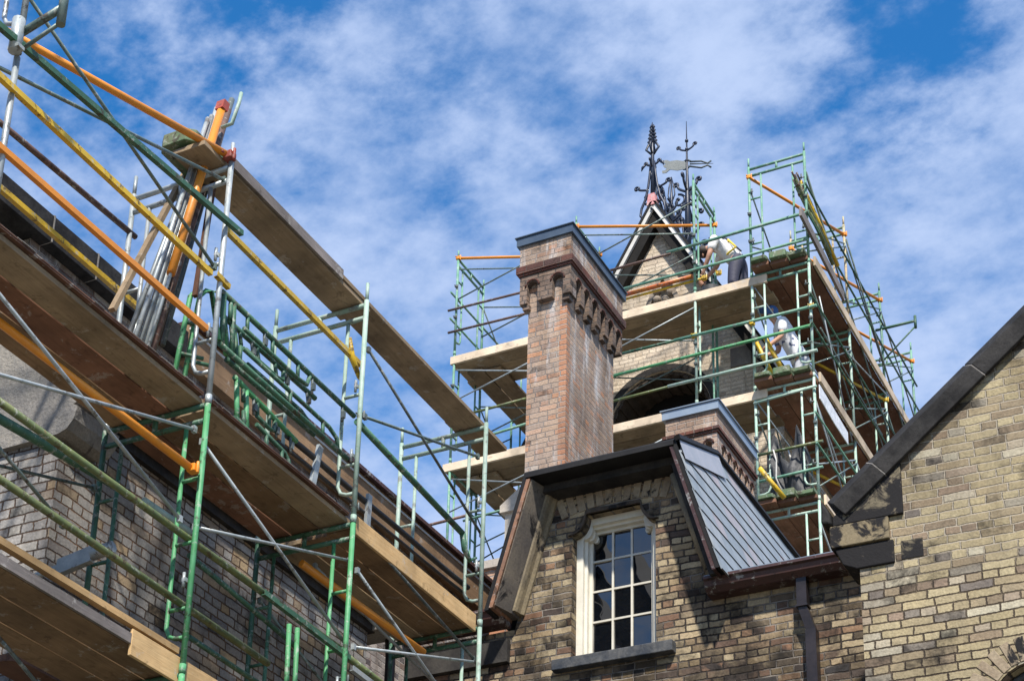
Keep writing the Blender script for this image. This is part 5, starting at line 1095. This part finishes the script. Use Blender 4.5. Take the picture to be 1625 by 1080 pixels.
# yellow poles standing by the worker
for i, (a, b, lab) in enumerate((((1231, 606), (1200, 543), 'short yellow pole standing at front left of the crouching worker'), ((1249, 600), (1214, 536), 'longer yellow pole between the worker and the tower wall'), ((1245, 790), (1205, 742), 'yellow pole leaning in the bay of the bottom side deck'))):
    p, q = at(*a, X=XP1 + 0.2 + 0.15 * i), at(*b, X=XP1 + 0.02 + 0.1 * i)
    solo('pole', MB().tube(p, q, 0.035, 10), m_yellow, lab, 'pole', 'yellow poles on the tower scaffold')
# bundle of olive poles leaning at the outer top corner
for i, (a, b) in enumerate((((1326, 418), (1262, 284)), ((1322, 420), (1267, 290)), ((1330, 422), (1270, 287)), ((1318, 405), (1265, 298)))):
    p, q = at(*a, X=XP2 + 0.05 + .02 * i), at(*b, X=XP2 - 0.06 - .02 * i)
    t = thing('pole', ['olive pole at the left of the bundle leaning on the tower scaffold top', 'olive pole second in the bundle leaning on the tower scaffold top', 'brownish yellow pole at the right of the bundle on tower scaffold top', 'shortest olive pole of the bundle on tower scaffold top'][i], 'pole', tuple(p), 'olive poles leaning at the tower scaffold top')
    MB().tube(p, q, 0.03, 8).build('tube', m_yellow if i == 2 else m_olive, t); d = (q - p).normalized(); MB().tube(q, q + d * 0.14, 0.016, 6).obox(q - d * .1, (.06, 0, 0), (0, .06, 0), (0, 0, .06)).build('head', m_rusty, t)
p, q = at(1338, 470, X=XP2 + .06), at(1270, 335, X=XP2 + .06)
solo('plank', MB().beam(p, q, 0.16, 0.04, (1, 0, 0)), m_greyb['y'], 'dark grey board sloping along the outer side of the tower scaffold top', 'plank')
# sheeting and tarpaulin
sh0 = at(1300, 625, X=XP2 + 0.07); sh1 = at(1345, 700, X=XP2 + 0.07)
solo('sheeting', MB().prism([sh0 + V((0, 0, 0.16)), sh1 + V((0, 0, 0.15)), sh1 + V((0, 0, -0.06)), sh0.lerp(sh1, 0.5) + V((0, 0, -0.09)), sh0 + V((0, 0, -0.07))], (0.012, 0, 0)), m_tarp, 'white sheet fixed along the edge of the tower lower side deck', 'sheeting')
tp = at(1235, 745, X=XP1 + 0.45)
m_ = MB(); vs = []; nx, nz = 8, 10
for i in range(nx + 1):
    for j in range(nz + 1):
        vs.append(V((tp.x - 0.3 + 0.6 * i / nx, tp.y + 0.08 * math.sin(i * 1.7 + j * 0.6) + 0.5, 14.1 + 1.2 * j / nz * (0.75 + 0.25 * math.sin(i * 1.3)))))
m_.add(vs, [(i * (nz + 1) + j, (i + 1) * (nz + 1) + j, (i + 1) * (nz + 1) + j + 1, i * (nz + 1) + j + 1) for i in range(nx) for j in range(nz)], True)
o = solo('tarpaulin', m_, m_net, 'dark tarpaulin bundled in the bay of the bottom side deck', 'tarpaulin'); sm = o.modifiers.new('solid', 'SOLIDIFY'); sm.thickness = 0.015
for i in range(4):
    c = at(1228 + i * 12, 738 + (i % 2) * 20, X=XP1 + 0.3)
    solo('rope', MB().path([c + V((0.0, 0, 0.25)), c + V((0.05, -.03, 0.05)), c + V((0.02, 0.02, -0.2)), c + V((0.1, 0, -0.42))], 0.012, 6), m_trim, ['pale rope hanging at left over the dark tarpaulin', 'pale rope hanging second from left over the dark tarpaulin', 'pale rope hanging third from left over the dark tarpaulin', 'pale rope hanging at right over the dark tarpaulin'][i], 'rope', 'ropes over the tarpaulin')

# ================================================================== people
def skinmesh(name, J, E, R, mat, par, root, sub=2):
    names = list(J); me = bpy.data.meshes.new(name); off = V(par['_o'])
    me.from_pydata([V(J[n]) - off for n in names], [(names.index(a), names.index(b)) for a, b in E], [])
    o = bpy.data.objects.new(name, me); COL.objects.link(o); o.parent = par; o['_o'] = tuple(off); me.materials.append(mat)
    s_ = o.modifiers.new('skin', 'SKIN'); s_.use_smooth_shade = True
    for i, n in enumerate(names):
        sv = me.skin_vertices[0].data[i]; r = R[n]; sv.radius = r if isinstance(r, tuple) else (r, r); sv.use_root = (n == root)
    b = o.modifiers.new('sub', 'SUBSURF'); b.levels = sub; b.render_levels = sub
    return o
def person(label, J, shirt, trousers, cap=None, hairmat=m_hair, bare_right=False, face=(-1, 0, 0)):
    """J: joints in world coordinates"""
    base = (J['footL'] + J['footR']) / 2; t = thing('person', label, 'person', tuple(base))
    f = V(face).normalized()
    JJ = dict(J); JJ['neck'] = J['chest'].lerp(J['head'], 0.45)
    up = (J['head'] - JJ['neck']).normalized()
    JJ['crown'] = J['head'] + up * 0.09; JJ['jaw'] = J['head'] - up * 0.06 + f * 0.035
    for s_ in 'LR':
        d = (J['hand' + s_] - J['elbow' + s_]).normalized(); JJ['palm' + s_] = J['hand' + s_] + d * 0.07
        ft = J['foot' + s_]; JJ['toe' + s_] = ft + f * 0.15 - V((0, 0, 0.02))
    E = [('pelvis', 'waist'), ('waist', 'chest'), ('chest', 'neck'), ('neck', 'jaw'), ('jaw', 'head'), ('head', 'crown')]
    R_ = dict(pelvis=(0.13, 0.11), waist=(0.12, 0.1), chest=(0.15, 0.11), neck=0.052, jaw=0.058, head=0.088, crown=0.06)
    for s_ in 'LR':
        E += [('chest', 'sh' + s_), ('sh' + s_, 'elbow' + s_), ('elbow' + s_, 'hand' + s_), ('hand' + s_, 'palm' + s_), ('pelvis', 'hip' + s_), ('hip' + s_, 'knee' + s_), ('knee' + s_, 'foot' + s_), ('foot' + s_, 'toe' + s_)]
        R_.update({'sh' + s_: 0.06, 'elbow' + s_: 0.043, 'hand' + s_: 0.03, 'palm' + s_: (0.04, 0.02), 'hip' + s_: 0.09, 'knee' + s_: 0.06, 'foot' + s_: 0.045, 'toe' + s_: 0.035})
    body = skinmesh('body', JJ, E, R_, m_skin, t, 'pelvis')
    # fingers
    for s_ in 'LR':
        pm = JJ['palm' + s_]; d = (pm - JJ['hand' + s_]).normalized(); sd_ = d.orthogonal().normalized(); nn_ = d.cross(sd_); m_ = MB()
        for k, ln in enumerate((0.07, 0.08, 0.075, 0.058)):
            b0 = pm + sd_ * (k - 1.5) * 0.02 + d * 0.005; m_.path([b0, b0 + d * ln * .5 + nn_ * 0.008, b0 + d * ln * 0.85 + nn_ * 0.03], [0.0095, 0.009, 0.007], 6)
        th = JJ['hand' + s_].lerp(pm, 0.4) + sd_ * -0.035; m_.path([th, th + d * 0.04 - sd_ * 0.025, th + d * 0.075 - sd_ * 0.02 + nn_ * 0.015], [0.011, 0.01, 0.008], 6)
        m_.build('fingers', m_skin, t)
    # face
    h = J['head']; side = f.cross(up).normalized(); m_ = MB().path([h + f * 0.085 + up * 0.01, h + f * 0.112 - up * 0.025], [0.01, 0.016], 6).sphere(h + side * 0.09, 0.028, 8, 5, (0.6, 1, 1.2)).sphere(h - side * 0.09, 0.028, 8, 5, (0.6, 1, 1.2)); m_.build('nose_and_ears', m_skin, t)
    m_ = MB().sphere(h + f * 0.083 + side * 0.032 + up * 0.012, 0.012, 8, 5).sphere(h + f * 0.083 - side * 0.032 + up * 0.012, 0.012, 8, 5).path([h + f * 0.088 - up * 0.055 + side * 0.025, h + f * 0.094 - up * 0.055, h + f * 0.088 - up * 0.055 - side * 0.025], 0.006, 6); m_.build('eyes_and_mouth', m_hair, t)
    # clothes
    S_ = {k: JJ[k] for k in ('pelvis', 'waist', 'chest', 'shL', 'shR')}; S_['collar'] = J['chest'].lerp(J['head'], 0.3)
    Es = [('pelvis', 'waist'), ('waist', 'chest'), ('chest', 'collar'), ('chest', 'shL'), ('chest', 'shR')]; Rs = dict(pelvis=(0.165, 0.14), waist=(0.165, 0.14), chest=(0.185, 0.145), collar=0.085, shL=0.088, shR=0.088)
    for s_ in 'LR':
        S_['slv' + s_] = J['sh' + s_].lerp(J['elbow' + s_], 0.75); Es.append(('sh' + s_, 'slv' + s_)); Rs['slv' + s_] = 0.068
    skinmesh('shirt', S_, Es, Rs, shirt, t, 'waist')
    T_ = {k: JJ[k] for k in ('pelvis', 'hipL', 'hipR', 'kneeL', 'kneeR')}; T_['belt'] = J['pelvis'].lerp(J['waist'], 0.35); Et = [('belt', 'pelvis')]; Rt = dict(pelvis=(0.175, 0.15), belt=(0.172, 0.145))
    for s_ in 'LR': T_['cuff' + s_] = J['knee' + s_].lerp(J['foot' + s_], 0.93); Et += [('pelvis', 'hip' + s_), ('hip' + s_, 'knee' + s_), ('knee' + s_, 'cuff' + s_)]; Rt.update({'hip' + s_: 0.115, 'knee' + s_: 0.085, 'cuff' + s_: 0.068})
    skinmesh('trousers', T_, Et, Rt, trousers, t, 'pelvis')
    for s_ in 'LR': MB().path([J['foot' + s_] + V((0, 0, 0.08)), J['foot' + s_] - V((0, 0, 0.0)), J['foot' + s_] + f * 0.08 - V((0, 0, 0.025)), J['foot' + s_] + f * 0.19 - V((0, 0, 0.035))], [0.06, 0.065, 0.055, 0.045], 8).build('boot', m_boot, t)
    MB().sphere(h + up * 0.03 - f * 0.012, 0.112, 12, 8, (1, 1, 0.85)).build('cap' if cap else 'hair', cap or hairmat, t)
    if cap: MB().obox(h + up * 0.05 + f * 0.12, f * 0.1, side * 0.15, up * 0.012).build('cap_peak', cap, t)
    return t, JJ, f, up, side
# worker bending on the upper front deck
zf = zd1 + 0.05
w = at(1170, 408, Y=YFt + 0.55)
hp = V((w.x, YFt + 0.55, zf + 0.86))
sh = at(1138, 388, Y=YFt + 0.5)
J = dict(pelvis=hp, waist=hp.lerp(sh, 0.4) + V((0, 0, 0.05)), chest=sh, head=sh + V((-0.24, 0.05, -0.02)), shL=sh + V((0.02, -0.17, -0.02)), shR=sh + V((0.02, 0.17, -0.02)), elbowL=sh + V((-0.06, -0.2, -0.3)), elbowR=sh + V((-0.1, 0.2, -0.28)), handL=sh + V((-0.18, -0.12, -0.5)), handR=sh + V((-0.25, 0.12, -0.48)),
         hipL=hp + V((0, -0.1, -0.06)), hipR=hp + V((0.03, 0.1, -0.06)), kneeL=hp + V((-0.05, -0.11, -0.45)), kneeR=hp + V((0.04, 0.11, -0.45)), footL=V((hp.x - 0.02, hp.y - 0.11, zf + 0.08)), footR=V((hp.x + 0.07, hp.y + 0.11, zf + 0.08)))
def straps(t, J, b_, m_):
    for sg in (-1, 1): MB().path([J['pelvis'] + V((0.1, sg * 0.1, 0.1)), J['waist'].lerp(J['chest'], 0.3) + V((0.04, sg * 0.08, b_)), J['chest'] + V((0.0, -sg * 0.03, b_ - 0.005)), J['chest'] + V((-0.1, -sg * 0.09, b_ - 0.06))], 0.014, 6).build('harness_strap', m_, t)
t, JJ, f_, up_, sd_ = person('worker in white shirt and yellow harness bending over the upper front deck', J, m_shirt, m_trou)
MB().path([J['pelvis'] + V((-0.16, -0.08, 0.1)), J['pelvis'] + V((-0.08, -0.19, 0.06)), J['pelvis'] + V((0.05, -0.19, 0.14)), J['waist'] + V((0.04, -0.15, 0.12)), J['waist'] + V((0.0, 0, 0.17))], 0.018, 6).build('harness', m_strap, t)
straps(t, J, 0.15, m_trou)
# worker on the lower side deck, leaning to the wall
zf2 = ZTT[2] + 0.1
hp = at(1272, 578, X=XP1 + 0.5); hd = at(1224, 497, X=XP1 + 0.12); ch = hp.lerp(hd, 0.68)
fx = V((-0.85, -0.5, 0)).normalized(); sx = V((-0.5, 0.85, 0)).normalized()
J = dict(pelvis=hp, waist=hp.lerp(ch, 0.45) + V((0.03, 0, 0.02)), chest=ch, head=hd, shL=ch - sx * 0.17 + V((0, 0, 0.03)), shR=ch + sx * 0.17, elbowL=ch - sx * 0.22 + V((0, 0, -0.27)) + fx * 0.05, elbowR=ch + sx * 0.2 + V((0, 0, -0.26)), handL=ch - sx * 0.16 + V((0, 0, -0.42)) + fx * 0.25, handR=ch + sx * 0.1 + V((0, 0, -0.4)) + fx * 0.22,
         hipL=hp - sx * 0.1 + V((0, 0, -0.06)), hipR=hp + sx * 0.1 + V((0, 0, -0.06)), kneeL=hp - sx * 0.11 + fx * 0.1 + V((0, 0, (zf2 - hp.z) * 0.5)), kneeR=hp + sx * 0.11 + fx * 0.12 + V((0, 0, (zf2 - hp.z) * 0.5)), footL=V((hp.x, hp.y, zf2 + 0.08)) - sx * 0.12, footR=V((hp.x, hp.y, zf2 + 0.08)) + sx * 0.12)
t, JJ, f_, up_, sd_ = person('worker in splashed white overalls and blue cap leaning on the tower side deck', J, m_shirtp, m_trou2, m_blue, face=tuple(fx))
MB().path([J['pelvis'] + V((-0.15, -0.12, 0.06)), J['pelvis'] + V((0.0, -0.19, 0.05)), J['pelvis'] + V((0.15, -0.12, 0.06))], 0.02, 6).build('tool_belt', m_trou, t)
for o in bpy.data.objects:
    if '_o' in o: del o['_o']
print('objects', len(bpy.data.objects), 'hp2', hp, 'zd', zd1, zd2, 'zeav', zeav, 'rr', rr, 'gz', gz)
